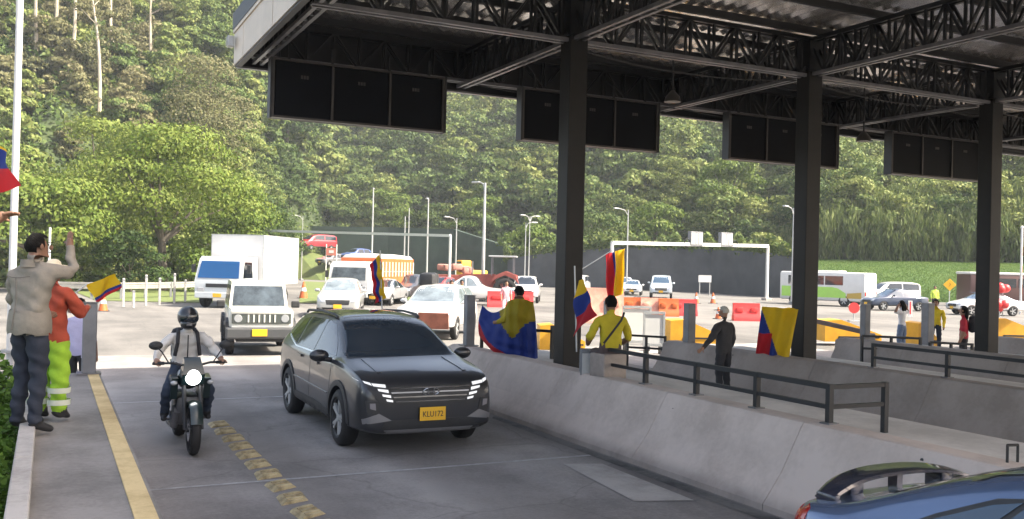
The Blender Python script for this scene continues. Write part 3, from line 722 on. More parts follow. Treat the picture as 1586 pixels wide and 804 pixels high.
# ---------------------------------------------------------------- vehicles (local frame: +y nose, x across, z up)
def paint(name, col, rough=0.28, metal=0.3): return mat(name, col, rough, metal, coat=0.7, var=0.04, scale=1.0)
def loft(stations, arches=(), arch_r=0.40, W=1.8, crease=0.5, sub=2):
    """smooth body from (y, z_bottom, w_low, z_belt, w_belt, z_top, w_top) stations; returns (mesh, bvh)"""
    b = bmesh.new(); rings = []
    for (y, zb, wl, zbe, wb, zt, wt) in stations:
        zm = zb+(zbe-zb)*0.45
        half = [(0, zb), (wl*0.80, zb), (wl*0.975, zb+min(0.09, (zbe-zb)*0.25)), (wl, zm), (wb*1.005, zbe-min(0.05, (zbe-zb)*0.2)), (wb*0.975, zbe+0.012), (wt, zt-min(0.055, (zt-zbe)*0.3+0.004)), (wt*0.62, zt-0.012), (0, zt)]
        ring = [b.verts.new((x, y, z)) for x, z in half] + [b.verts.new((-x, y, z)) for x, z in reversed(half[1:-1])]
        rings.append(ring)
    n = len(rings[0])
    cl = b.edges.layers.float.new('crease_edge')
    for A, B in zip(rings, rings[1:]):
        for k in range(n): b.faces.new((A[k], A[(k+1) % n], B[(k+1) % n], B[k]))
    b.faces.new(list(reversed(rings[0]))); b.faces.new(rings[-1])
    b.verts.ensure_lookup_table()
    for i in range(len(rings)-1):
        for k in (2, n-2, 4, n-4, 5, n-5, 6, n-6):
            e = b.edges.get((rings[i][k], rings[i+1][k]))
            if e: e[cl] = crease if k not in (6, n-6) else crease*0.8
    bmesh.ops.recalc_face_normals(b, faces=b.faces)
    me = bpy.data.meshes.new('shell'); b.to_mesh(me); b.free()
    o = bpy.data.objects.new('shell', me); COL.objects.link(o)
    s = o.modifiers.new('s', 'SUBSURF'); s.levels = sub; s.render_levels = sub
    dg = bpy.context.evaluated_depsgraph_get()
    solid = bpy.data.meshes.new_from_object(o.evaluated_get(dg))
    bb = bmesh.new(); bb.from_mesh(solid); bvh = BVHTree.FromBMesh(bb); bb.free()
    cut = None
    if arches:
        c = MB()
        for ya in arches:
            for sx in (-1, 1): c.tube((sx*(W/2-0.27), ya, arch_r-0.02), (sx*(W/2+0.4), ya, arch_r-0.02), arch_r+0.035, arch_r+0.035, 32)
        cm = bpy.data.meshes.new('cut'); c.bm.to_mesh(cm); c.bm.free(); cut = bpy.data.objects.new('cut', cm); COL.objects.link(cut)
        bo = o.modifiers.new('b', 'BOOLEAN'); bo.object = cut; bo.operation = 'DIFFERENCE'; bo.solver = 'EXACT'
        dg = bpy.context.evaluated_depsgraph_get(); dg.update()
        res = bpy.data.meshes.new_from_object(o.evaluated_get(dg))
    else: res = solid
    bpy.data.objects.remove(o)
    if cut: bpy.data.objects.remove(cut)
    res.materials.clear()
    return res, bvh
def decal(bvh, poly, view, m, name, parent, off=0.004, thick=0.02, step=0.10, only=None):
    """a panel of its own that follows the body: poly in (x,z) for front/rear, (y,z) for left/right, (x,y) for top"""
    b = bmesh.new()
    P3 = {'front': lambda p: (p[0], 6, p[1]), 'rear': lambda p: (p[0], -6, p[1]), 'left': lambda p: (-6, p[0], p[1]), 'right': lambda p: (6, p[0], p[1]), 'top': lambda p: (p[0], p[1], 6)}[view]
    d = Vector({'front': (0, -1, 0), 'rear': (0, 1, 0), 'left': (1, 0, 0), 'right': (-1, 0, 0), 'top': (0, 0, -1)}[view])
    b.faces.new([b.verts.new(P3(p)) for p in poly]); bmesh.ops.triangulate(b, faces=b.faces[:])
    for _ in range(6):
        es = [e for e in b.edges if e.calc_length() > step]
        if not es: break
        bmesh.ops.subdivide_edges(b, edges=es, cuts=1); bmesh.ops.triangulate(b, faces=[f for f in b.faces if len(f.verts) > 3])
    for v in b.verts:
        h = bvh.ray_cast(v.co, d)
        if h[0] is None:
            h = bvh.find_nearest(Vector((v.co.x if d.x == 0 else 0, v.co.y if d.y == 0 else 0, v.co.z if d.z == 0 else 0)) - d*1.0)
            if view in ('front', 'rear'): v.co = Vector((v.co.x, h[0].y, v.co.z)) - d*off
            else: v.co = h[0] - d*off
        else: v.co = h[0] - d*off
    r = bmesh.ops.extrude_edge_only(b, edges=[e for e in b.edges if e.is_boundary])
    for v in [g for g in r['geom'] if isinstance(g, bmesh.types.BMVert)]: v.co += d*thick
    bmesh.ops.recalc_face_normals(b, faces=b.faces)
    # make outward
    b.faces.ensure_lookup_table()
    me = bpy.data.meshes.new(name); b.to_mesh(me); b.free()
    return link(name, me, m, parent, True, 40)
def mirror_poly(p): return [(-x, z) for x, z in reversed(p)]
def arc_poly(yc, zc, r0, r1, a0, a1, n=12):
    o = [(yc+r1*math.cos(R(a0+(a1-a0)*k/n)), zc+r1*math.sin(R(a0+(a1-a0)*k/n))) for k in range(n+1)]
    i = [(yc+r0*math.cos(R(a1+(a0-a1)*k/n)), zc+r0*math.sin(R(a1+(a0-a1)*k/n))) for k in range(n+1)]
    return o+i
WHEELS = {}
def wheel(parent, x, y, r, w=0.22, rim=M_galv, side=1, spokes=5, steer=0):
    key = (round(r, 3), w, rim.name, side, spokes)
    if key in WHEELS:
        a = WHEELS[key].copy(); COL.objects.link(a); a.parent = parent; a.location = (x, y, r); a.rotation_euler = (0, 0, steer)
        for ch in WHEELS[key].children:
            c = ch.copy(); COL.objects.link(c); c.parent = a
        return a
    b = MB(); b.lathe([(-w/2+0.03, r*0.62), (-w/2, r*0.72), (-w/2+0.005, r*0.88), (-w/2+0.035, r*0.98), (-w*0.2, r), (w*0.2, r), (w/2-0.035, r*0.98), (w/2-0.005, r*0.88), (w/2, r*0.72), (w/2-0.03, r*0.62)], 'X', 36)
    o = b.build('wheel', M_rubber, parent, True, 40); o.location = (x, y, r); o.rotation_euler = (0, 0, steer)
    b = MB(); s = side
    b.lathe([(s*(w/2-0.028), r*0.64), (s*(w/2-0.01), r*0.665), (s*(w/2-0.02), r*0.62), (s*0.02, r*0.58), (s*0.02, 0.001)], 'X', 32)
    b.build('rim', M_blackp, o, True, 40)
    b = MB()
    for k in range(spokes):
        a = 2*PI*k/spokes
        for da in (-0.13, 0.13):
            p0 = Vector((s*(w/2-0.04), 0.03*math.cos(a), 0.03*math.sin(a))); p1 = Vector((s*(w/2-0.03), r*0.62*math.cos(a+da), r*0.62*math.sin(a+da))); b.beam(p0, p1, 0.035, 0.03)
    b.lathe([(s*(w/2-0.02), 0.001), (s*(w/2-0.02), r*0.16), (s*(w/2-0.06), r*0.18)], 'X', 16)
    b.build('spokes', rim, o)
    WHEELS[key] = o
    return o
def plate(parent, p, rot=(0, 0, 0), txt=None, w=0.34, h=0.165):
    b = MB(); b.box((0, 0, 0), (w, 0.012, h), bev=0.004); o = b.build('number_plate', M_yplate, parent); o.location = p; o.rotation_euler = rot
    if txt:
        me = text_mesh(txt, h*0.60, 0.002); q = link('plate_text', me, M_blackp, o); q.rotation_euler = (PI/2, 0, PI); q.location = (0, 0.009, -0.005); q.scale = (0.82, 1, 1)
    return o
def mirror_pair(t, x, y, z, m, s=1.0):
    for sx in (-1, 1):
        b = MB(); b.ball((0, 0, 0), 0.1*s, 12, (1.15, 0.62, 0.72)); b.tube((-sx*0.14*s, 0.02, -0.05*s), (0, 0, -0.03*s), 0.03*s, 0.03*s, 8)
        o = b.build('mirror', m, t, True); o.location = (sx*x, y, z)

# ------------------------------------------------ dark grey SUV in the lane
P_suv = paint('suv_grey', (0.020, 0.022, 0.027), 0.34, 0.1)
t = thing('suv', 'dark grey SUV with a yellow number plate, driving up the lane beside the barrier', 'car', (4.27, 13.1, 0.004), PI)
st = [(-2.31, .52, .66, .92, .66, 1.02, .58), (-2.26, .40, .82, 1.00, .80, 1.12, .68), (-2.08, .30, .90, 1.07, .86, 1.36, .64), (-1.78, .25, .925, 1.09, .895, 1.575, .60), (-1.0, .22, .93, 1.06, .905, 1.635, .63),
      (-.1, .21, .93, 1.04, .90, 1.645, .645), (.48, .21, .93, 1.03, .895, 1.59, .63), (1.0, .21, .93, 1.04, .89, 1.29, .72), (1.30, .21, .93, 1.06, .885, 1.115, .78), (1.75, .22, .93, 1.00, .88, 1.055, .74),
      (2.10, .24, .91, .93, .86, .985, .68), (2.26, .25, .85, .82, .83, .90, .62), (2.315, .32, .74, .70, .74, .78, .52)]
me, bv = loft(st, (-1.335, 1.40), .375, 1.86)
link('body', me, P_suv, t, True, 32)
decal(bv, [(-.785, 1.12), (.785, 1.12), (.64, 1.545), (.3, 1.575), (-.3, 1.575), (-.64, 1.545)], 'front', mat('tinted_windscreen', (0.026, 0.038, 0.052), 0.16, spec=.6), 'windscreen', t, step=.06)
decal(bv, [(-.53, -1.0), (.53, -1.0), (.53, .28), (-.53, .28)], 'top', M_glass, 'roof_glass', t)
for sd in ('left', 'right'):
    decal(bv, [(.02, 1.09), (1.0, 1.10), (.70, 1.30), (.40, 1.47), (.05, 1.52)], sd, M_glass, 'side_window', t, step=0.08)
    decal(bv, [(-.98, 1.10), (-.05, 1.09), (-.02, 1.52), (-.92, 1.51)], sd, M_glass, 'side_window', t)
    decal(bv, [(-1.62, 1.20), (-1.05, 1.11), (-1.0, 1.50), (-1.35, 1.46)], sd, M_glass, 'side_window', t)
    decal(bv, [(-1.68, 1.18), (-1.0, 1.065), (1.02, 1.055), (1.02, 1.075), (-1.0, 1.085), (-1.70, 1.20)], sd, M_chrome, 'window_strip', t, 0.008)
    decal(bv, [(-.92, .24), (.98, .24), (.98, .40), (.2, .44), (-.92, .42)], sd, M_blackp, 'sill_cladding', t, 0.010)
    for ya in (-1.335, 1.40): decal(bv, arc_poly(ya, .36, .405, .475, -12, 192, 16), sd, M_blackp, 'arch_cladding', t, 0.014, 0.03)
    decal(bv, [(-.06, .45), (-.045, .45), (-.045, 1.05), (-.06, 1.05)], sd, M_blackp, 'door_gap', t, 0.002)
    decal(bv, [(.93, .46), (.945, .46), (1.0, 1.0), (.985, 1.0)], sd, M_blackp, 'door_gap', t, 0.002)
    decal(bv, [(-.98, .62), (.90, .60), (.90, .615), (-.98, .645)], sd, P_suv, 'door_crease', t, 0.012)
    decal(bv, [(.15, .93), (.40, .93), (.40, .965), (.15, .965)], sd, P_suv, 'door_handle', t, 0.03, 0.05)
    decal(bv, [(-.75, .95), (-.50, .95), (-.50, .985), (-.75, .985)], sd, P_suv, 'door_handle', t, 0.03, 0.05)
decal(bv, [(-.47, .62), (.47, .62), (.56, .86), (-.56, .86)], 'front', M_blackp, 'grille', t, 0.006, 0.03)
for i in range(4):
    z = .655+.055*i; w = .45+.028*i
    decal(bv, [(-w, z), (w, z), (w+.01, z+.016), (-w-.01, z+.016)], 'front', mat('dark_chrome', (0.16, 0.165, 0.175), 0.25, 0.8), 'grille_bar', t, 0.016, 0.02)
for q in (1, -1):
    F = (lambda p: p) if q > 0 else mirror_poly
    decal(bv, F([(.46, .60), (.60, .60), (.86, .90), (.84, .94), (.57, .885)]), 'front', M_blackp, 'lamp_cluster', t, 0.007, 0.03)
    for pl in ([(.575, .835), (.72, .855), (.735, .885), (.575, .87)], [(.735, .860), (.86, .905), (.875, .925), (.75, .892)], [(.545, .775), (.665, .80), (.675, .825), (.55, .81)], [(.515, .715), (.615, .735), (.625, .760), (.52, .745)], [(.49, .662), (.565, .675), (.575, .700), (.495, .688)]):
        decal(bv, F(pl), 'front', mat('running_lamp', (0.6, 0.61, 0.63), 0.15, emit=((1, 1, 1), 0.18)), 'running_light', t, 0.020, 0.02)
    decal(bv, F([(.64, .50), (.80, .54), (.82, .68), (.68, .68)]), 'front', M_blackp, 'headlight_pod', t, 0.010, 0.03)
    decal(bv, F([(.70, .57), (.77, .59), (.775, .655), (.71, .655)]), 'front', mat('smoked_lamp', (.22, .21, .22), .15), 'headlight', t, 0.022, 0.03)
    decal(bv, F([(.50, .44), (.84, .40), (.85, .46), (.66, .53)]), 'front', mat('skid_silver', (0.22, 0.22, 0.23), 0.4, 0.5), 'bumper_corner', t, 0.012, 0.03)
decal(bv, [(-.62, .30), (.62, .30), (.58, .44), (-.58, .44)], 'front', M_blackp, 'lower_grille', t, 0.006, 0.03)
decal(bv, [(-.66, .265), (.66, .265), (.58, .32), (-.58, .32)], 'front', mat('skid_silver', (0.22, 0.22, 0.23), 0.4, 0.5), 'skid_plate', t, 0.014, 0.03)
decal(bv, [(-.80, .26), (-.66, .262), (-.60, .34), (-.84, .36)], 'front', M_blackp, 'bumper_lip', t, 0.008, 0.03)
plate(t, (-0.02, 2.345, .505), (0, 0, 0), 'KLU172')
b = MB()   # slanted letter in an oval
for k in range(24):
    a0, a1 = 2*PI*k/24, 2*PI*(k+1)/24; b.tube((.105*math.cos(a0), 0, .058*math.sin(a0)), (.105*math.cos(a1), 0, .058*math.sin(a1)), .007, .007, 6)
b.beam((-.052, 0, -.045), (-.030, 0, .045), .016, .012); b.beam((.030, 0, -.045), (.052, 0, .045), .016, .012); b.beam((-.04, 0, -.012), (.04, 0, .012), .014, .012)
o = b.build('badge', M_chrome, t); o.location = (0, 2.325, .775); o.rotation_euler = (R(-25), 0, 0)
for q in (-1, 1):
    decal(bv, [(q*.50, 1.40), (q*.62, 1.40), (q*.60, 2.0), (q*.55, 2.0)] if q > 0 else [(q*.55, 2.0), (q*.60, 2.0), (q*.62, 1.40), (q*.50, 1.40)], 'top', P_suv, 'bonnet_crease', t, 0.010, 0.02)
    b = MB(); b.path([(q*.60, .22, 1.565), (q*.615, .08, 1.60), (q*.62, -.5, 1.62), (q*.60, -1.40, 1.585), (q*.59, -1.52, 1.55)], .019, 8); b.build('roof_rail', M_blackp, t, True)
mirror_pair(t, 1.03, .88, 1.10, P_suv, 1.15)
for ya in (-1.335, 1.40):
    for sx in (-1, 1): wheel(t, sx*.815, ya, .36, .225, M_galv, sx)
b = MB(); b.box((0, -1.93, 1.475), (1.06, .26, .035), bev=.012); b.build('rear_spoiler', M_blackp, t)
decal(bv, [(-.58, 1.16), (.58, 1.16), (.52, 1.48), (-.52, 1.48)], 'rear', M_glass, 'rear_window', t)
decal(bv, [(-.82, .92), (.82, .92), (.82, 1.02), (-.82, 1.02)], 'rear', M_red, 'tail_lamp', t, 0.006)
b = MB(); b.box((0, 0.03, 0.36), (1.3, 3.9, .12)); b.build('underbody', M_blackp, t)

# ------------------------------------------------ blue car with a tall spoiler at the lower right edge
P_blue = paint('car_blue', (0.10, 0.150, 0.260), 0.22, 0.45); P_wing = paint('wing_navy', (0.018, 0.024, 0.045), 0.25, 0.2)
t = thing('hatchback', 'blue car with a raised rear spoiler, cut off by the lower right picture edge', 'car', (4.60, 2.12, 0.004), PI)
st = [(-2.02, .50, .62, .90, .62, 1.03, .54), (-1.98, .36, .77, .98, .74, 1.075, .66), (-1.84, .28, .80, 1.01, .785, 1.085, .70), (-1.64, .25, .81, 1.02, .795, 1.12, .68), (-1.28, .24, .82, 1.01, .80, 1.30, .64), (-.72, .22, .82, 1.0, .80, 1.49, .60),
      (0.0, .21, .82, .97, .80, 1.545, .60), (.55, .21, .82, .95, .80, 1.46, .59), (1.05, .21, .82, .93, .79, 1.15, .66), (1.35, .22, .82, .92, .785, .985, .68), (1.85, .24, .84, .82, .78, .87, .62), (2.08, .28, .74, .68, .70, .74, .52)]
me, bv = loft(st, (-1.28, 1.32), .31, 1.64, 0.35)
link('body', me, P_blue, t, True, 32)
for sd in ('left', 'right'):
    decal(bv, [(-1.28, 1.055), (-.50, 1.02), (-.46, 1.385), (-.76, 1.325), (-1.05, 1.19)], sd, M_blackp, 'window_frame', t, 0.004, 0.02, 0.06)
    decal(bv, [(-1.20, 1.065), (-.90, 1.05), (-.63, 1.335), (-.77, 1.295), (-1.04, 1.17)], sd, M_glassb, 'quarter_window', t, 0.010, 0.012, 0.06)
    decal(bv, [(-.85, 1.045), (-.54, 1.035), (-.50, 1.36), (-.585, 1.343)], sd, M_glassb, 'side_window', t, 0.010, 0.012, 0.06)
    decal(bv, [(-.44, 1.04), (.30, 1.02), (.30, 1.43), (-.40, 1.44)], sd, M_glass, 'side_window', t, 0.006)
    decal(bv, [(.34, 1.02), (1.12, .99), (.68, 1.30), (.34, 1.42)], sd, M_glass, 'side_window', t, 0.006)
    decal(bv, [(-2.0, .72), (-1.87, .72), (-1.83, 1.03), (-1.92, 1.05), (-1.99, .95)], sd, M_red, 'tail_lamp', t, 0.008, 0.04, 0.05)
    decal(bv, [(-2.0, .64), (-1.86, .64), (-1.865, .71), (-2.0, .71)], sd, M_amber, 'indicator', t, 0.008, 0.04)
decal(bv, [(-.60, 1.12), (.60, 1.12), (.54, 1.44), (-.54, 1.44)], 'rear', M_glass, 'rear_window', t, 0.006)
decal(bv, [(-.72, 1.115), (.72, 1.115), (.56, 1.35), (-.56, 1.35)], 'front', M_glass, 'windscreen', t)
b = MB()   # arched wing on three legs
pts = []
for k in range(17):
    a = -1+2*k/16; x = a*.62; z = 1.165-.09*abs(a)**3.0; y = -1.95+.10*abs(a)**2
    pts.append((x, y, z, .075+0.055*(1-abs(a)**2)))
ringp = None
for (x, y, z, c) in pts:
    r_ = [b.bm.verts.new((x, y-c, z-.008)), b.bm.verts.new((x, y-c*.3, z+.032)), b.bm.verts.new((x, y+c*.9, z+.016)), b.bm.verts.new((x, y+c, z)), b.bm.verts.new((x, y-c*.2, z-.030))]
    if ringp:
        for k in range(5): b.bm.faces.new((ringp[k], ringp[(k+1) % 5], r_[(k+1) % 5], r_[k]))
    else: b.bm.faces.new(r_)
    ringp = r_
b.bm.faces.new(list(reversed(ringp)))
for x in (-.38, .38): b.box((x, -1.90, 1.10), (.11, .14, .12), bev=.02)
b.box((0, -1.90, 1.115), (.045, .07, .13))
for sx in (-1, 1): b.box((sx*.60, -1.84, 1.07), (.05, .15, .07), bev=.015)
b.build('rear_spoiler', P_wing, t, True, 45)
mirror_pair(t, .91, .78, .99, P_blue)
for ya in (-1.28, 1.32):
    for sx in (-1, 1): wheel(t, sx*.71, ya, .30, .19, M_galv, sx)

# ------------------------------------------------ generic car
def gcar(name, label, cat, loc, rz, L, Wd, H, col, style='sedan', glass=M_glass, rim=M_galv, plate_=True, lamp=True, group=None, nose=0.9):
    t = thing(name, label, cat, loc, rz, group); w = Wd/2; h = L/2; P = paint('paint_'+name+str(col), col)
    hb = H*0.60; hh = H*0.585
    if style == 'sedan': g = [(-h*.66, .62, .0), (-h*.40, .0, .86), (-h*.02, 0, 1), (h*.20, 0, .96), (h*.50, .0, .0)]
    prof = {'sedan': [(-1, .60, .62), (-.97, .64, .66), (-.70, .66, .70), (-.38, .94, .60), (-.05, 1.0, .60), (.15, .97, .60), (.48, .66, .74), (.80, .58, .70), (.96, .50, .64), (1, .42, .52)],
            'suv': [(-1, .62, .62), (-.97, .72, .70), (-.86, .90, .66), (-.70, .97, .64), (-.1, 1.0, .66), (.18, .96, .66), (.44, .67, .76), (.80, .61, .72), (.96, .54, .66), (1, .44, .54)],
            'van': [(-1, .80, .78), (-.97, .96, .74), (-.5, 1.0, .76), (.1, 1.0, .76), (.42, .95, .74), (.70, .66, .78), (.90, .52, .72), (1, .40, .60)],
            'pickup': [(-1, .56, .92), (-.98, .57, .94), (-.30, .58, .94), (-.27, .96, .68), (.0, 1.0, .66), (.14, .97, .66), (.40, .66, .78), (.78, .60, .76), (.96, .54, .70), (1, .44, .58)]}[style]
    st = []
    for (a, zt, wt) in prof:
        y = a*h; ends = 0.80 if abs(a) > .985 else (0.93 if abs(a) > .9 else 1.0)
        belt = min(hb, zt*H-0.05)
        st.append((y, .30*H/1.5 if abs(a) < .98 else .36*H/1.5, w*ends, belt, w*ends*.965, zt*H, min(wt*w/0.92*1.0, w*ends*.93)))
    wr = H*0.21 if style != 'van' else H*.165; ya = (-h*.60, h*.63)
    me, bv = loft(st, ya, wr, Wd, .45); link('body', me, P, t, True, 32)
    if style == 'van': fz0, fz1, sy0, sy1 = .66*H, .93*H, -h*.9, h*.5
    else: fz0, fz1 = .675*H, .945*H; sy0, sy1 = {'sedan': (-h*.50, h*.36), 'suv': (-h*.84, h*.34), 'pickup': (-h*.24, h*.30)}[style]
    decal(bv, [(-w*.74, fz0), (w*.74, fz0), (w*.62, fz1), (-w*.62, fz1)], 'front', glass, 'windscreen', t)
    decal(bv, [(-w*.62, .70*H), (w*.62, .70*H), (w*.56, .92*H), (-w*.56, .92*H)], 'rear', glass, 'rear_window', t)
    ym = (sy0+sy1)/2; zl, zh = .635*H, .915*H
    for sd in ('left', 'right'):
        decal(bv, [(ym+.04, zl), (sy1, zl), (sy1-.24*H, zh-.01), (ym+.04, zh)], sd, glass, 'side_window', t)
        decal(bv, [(sy0, zl+.02), (ym-.04, zl), (ym-.04, zh), (sy0+(.20*H if style != 'van' else .02), zh-.02)], sd, glass, 'side_window', t)
        decal(bv, [(ym-.008, .3*H), (ym+.008, .3*H), (ym+.008, .62*H), (ym-.008, .62*H)], sd, M_blackp, 'door_gap', t, .002)
    decal(bv, [(-w*.50, .34*H), (w*.50, .34*H), (w*.55, .46*H), (-w*.55, .46*H)], 'front', M_blackp, 'grille', t, .006, .03)
    decal(bv, [(-w*.72, .20*H), (w*.72, .20*H), (w*.70, .27*H), (-w*.70, .27*H)], 'front', M_blackp, 'lower_grille', t, .006, .03)
    for q in (1, -1):
        F = (lambda p: p) if q > 0 else mirror_poly
        decal(bv, F([(w*.58, .40*H), (w*.86, .42*H), (w*.88, .51*H), (w*.62, .49*H)]), 'front', M_lamp, 'headlight', t, .008, .03)
        decal(bv, F([(w*.62, .46*H), (w*.88, .46*H), (w*.88, .57*H), (w*.66, .57*H)]), 'rear', M_red, 'tail_lamp', t, .008, .03)
    if plate_:
        hit = bv.ray_cast(Vector((0, 6, .30*H)), Vector((0, -1, 0)))
        if hit[0]: plate(t, (0, hit[0].y+.02, .30*H))
    mirror_pair(t, w*1.08, sy1-.12, zl+.06, P)
    for y in ya:
        for sx in (-1, 1): wheel(t, sx*(w-.11), y, wr, .20, rim, sx)
    return t, bv, P

# ------------------------------------------------ boxy white off-roader
def jimny(loc, rz):
    P = paint('offroader_white', (0.56, 0.57, 0.52), 0.35, 0.0)
    t = thing('off_roader', 'boxy white off-roader with black bumper behind the motorcycle', 'car', loc, rz)
    b = MB(); b.box((0, -.05, .86), (1.46, 3.20, .42), bev=.05); b.box((0, 1.05, 1.03), (1.40, 1.15, .13), bev=.04)
    b.build('body', P, t, True, 30)
    b = MB(); b.prism([(-1.62, 1.02), (.62, 1.05), (.36, 1.66), (.22, 1.70), (-1.58, 1.70), (-1.64, 1.64)], -.70, .70, 'X')
    for v in b.bm.verts:
        if v.co.z > 1.5: v.co.x *= .90
    b.bevel(.03); b.build('cabin', P, t, True, 30)
    # windscreen and windows just proud of the cabin
    def slant(poly, nm, m):
        q = MB(); q.quad(*poly); bmesh.ops.solidify(q.bm, geom=q.bm.faces[:], thickness=.012); q.build(nm, m, t)
    slant([(-.62, .600, 1.12), (.62, .600, 1.12), (.57, .402, 1.60), (-.57, .402, 1.60)], 'windscreen', mat('off_roader_glass', (0.10, 0.13, 0.16), 0.12, spec=0.8, var=0.6, scale=2.5))  # bluish reflection and pale interior painted into the windscreen colour
    for s in (-1, 1):
        slant([(s*.707, .44, 1.10), (s*.707, -.35, 1.10), (s*.652, -.35, 1.60), (s*.652, .24, 1.60)], 'side_window', M_glass)
        slant([(s*.707, -.45, 1.10), (s*.707, -1.45, 1.12), (s*.652, -1.42, 1.60), (s*.652, -.45, 1.60)], 'side_window', M_glass)
        for ya in (1.14, -1.11):
            b = MB(); n = 10
            pts = [(ya+.50*math.cos(R(a)), .40+.47*math.sin(R(a))) for a in (-5, 25, 55, 90, 125, 155, 185)]; inn = [(ya+.38*math.cos(R(a)), .36+.38*math.sin(R(a))) for a in (185, 155, 125, 90, 55, 25, -5)]
            x0, x1 = (s*.60, s*.80)
            b.prism(pts+inn, x0, x1, 'X'); b.build('wheel_arch', M_blackp, t)
        b = MB(); b.box((s*.88, .52, 1.16), (.20, .10, .17), bev=.03); b.build('mirror', M_blackp, t)
        b = MB(); b.box((s*.735, 0, .62), (.05, 1.6, .10), bev=.015); b.build('side_sill', M_blackp, t)
        b = MB(); b.lathe([(1.615, .001), (1.615, .085), (1.59, .105)], 'Y', 20, (s*.53, 0, .87)); b.build('headlight', M_lamp, t, True)
        b = MB(); b.lathe([(1.70, .001), (1.70, .04), (1.68, .05)], 'Y', 12, (s*.58, 0, .52)); b.build('fog_lamp', M_lamp, t, True)
    b = MB(); b.box((0, 1.585, .87), (1.34, .04, .24), bev=.015); g = b.build('grille', mat('grille_grey', (0.06, 0.07, 0.065), 0.5), t)
    for k in range(6):
        b = MB(); b.box((-.30+.12*k, 1.61, .87), (.035, .02, .18), bev=.005); b.build('grille_slot', P, g)
    b = MB(); b.box((0, 1.62, .53), (1.60, .20, .26), bev=.04); b.build('front_bumper', mat('bumper_grey', (0.055, 0.058, 0.062), 0.6), t)
    b = MB(); b.box((0, 1.60, .68), (1.36, .08, .05), bev=.01); b.build('bumper_step', M_galv, t)
    b = MB(); b.box((0, -1.68, .55), (1.55, .16, .24), bev=.03); b.build('rear_bumper', M_blackp, t)
    plate(t, (.05, 1.735, .55), txt='HWL 405' if False else None)
    for ya in (1.14, -1.11):
        for s in (-1, 1): wheel(t, s*.69, ya, .345, .20, M_galv, s)
    b = MB(); b.box((0, 0, .42), (1.1, 3.0, .2)); b.build('underbody', M_blackp, t)
    return t
jm = jimny((4.92, 24.9, 0), PI-R(7)); jm.scale = (1.05, 1.05, 1.05)

# ------------------------------------------------ white box truck
def box_truck(loc, rz):
    t = thing('box_truck', 'white box truck with a blue-lit windscreen coming round the bend', 'truck', loc, rz)
    cabm = mat('truck_cab_white', (0.50, 0.54, 0.56), 0.35, var=.04)
    b = MB(); b.prism([(1.2, .62), (2.86, .62), (2.92, 1.15), (2.62, 2.12), (2.42, 2.24), (1.2, 2.24)], -.96, .96, 'X')
    for v in b.bm.verts:
        if v.co.z > 1.5: v.co.x *= .93
    b.bevel(.05); b.build('cab', cabm, t, True, 30)
    q = MB(); q.quad((-.84, 2.905, 1.30), (.84, 2.905, 1.30), (.78, 2.69, 2.04), (-.78, 2.69, 2.04)); bmesh.ops.solidify(q.bm, geom=q.bm.faces[:], thickness=.015); q.build('windscreen', mat('truck_windscreen', (0.02, 0.12, 0.34), 0.08, spec=.9), t)  # reflected sky painted as the blue base colour of the windscreen
    for s in (-1, 1):
        q = MB(); q.quad((s*.955, 2.72, 1.32), (s*.955, 1.75, 1.32), (s*.905, 1.75, 2.02), (s*.915, 2.50, 2.02)); bmesh.ops.solidify(q.bm, geom=q.bm.faces[:], thickness=.012); q.build('side_window', M_glass, t)
        b = MB(); b.box((s*1.14, 2.62, 1.70), (.16, .08, .36), bev=.02); b.beam((s*.92, 2.62, 1.95), (s*1.14, 2.62, 1.88), .025); b.build('mirror', M_blackp, t)
        b = MB(); b.box((s*.70, 2.90, .80), (.30, .05, .18), bev=.02); b.build('headlight', M_lamp, t)
    b = MB(); b.box((0, 2.90, .98), (1.0, .04, .16), bev=.01); b.build('grille', M_blackp, t)
    b = MB(); b.box((0, 2.88, .56), (1.86, .16, .26), bev=.03); b.build('bumper', cabm, t)
    b = MB(); b.box((0, -1.02, 2.12), (2.22, 4.2, 2.24), bev=.025); b.build('cargo_box', M_white, t)
    b = MB()
    for s in (-1, 1):
        b.box((s*1.105, 1.07, 2.12), (.03, .035, 2.26)); b.box((s*1.105, -3.11, 2.12), (.03, .035, 2.26)); b.box((s*1.113, -1.02, 3.235), (.02, 4.2, .05))
        b.box((s*1.113, -1.02, 1.02), (.02, 4.2, .06))
    b.box((0, 1.085, 3.235), (2.24, .03, .05)); b.build('box_edges', M_galv, t)
    b = MB(); b.box((0, -.4, .78), (.8, 6.0, .18)); b.build('chassis', M_blackp, t)
    for ya in (2.05, -1.9):
        for s in (-1, 1): wheel(t, s*.86, ya, .40, .26, M_galv, s, 6)
    plate(t, (0, 2.975, .56))
    return t
bt = box_truck((9.15, 49.0, 0), PI-R(33)); bt.scale = (1.22, 1.2, 1.10)

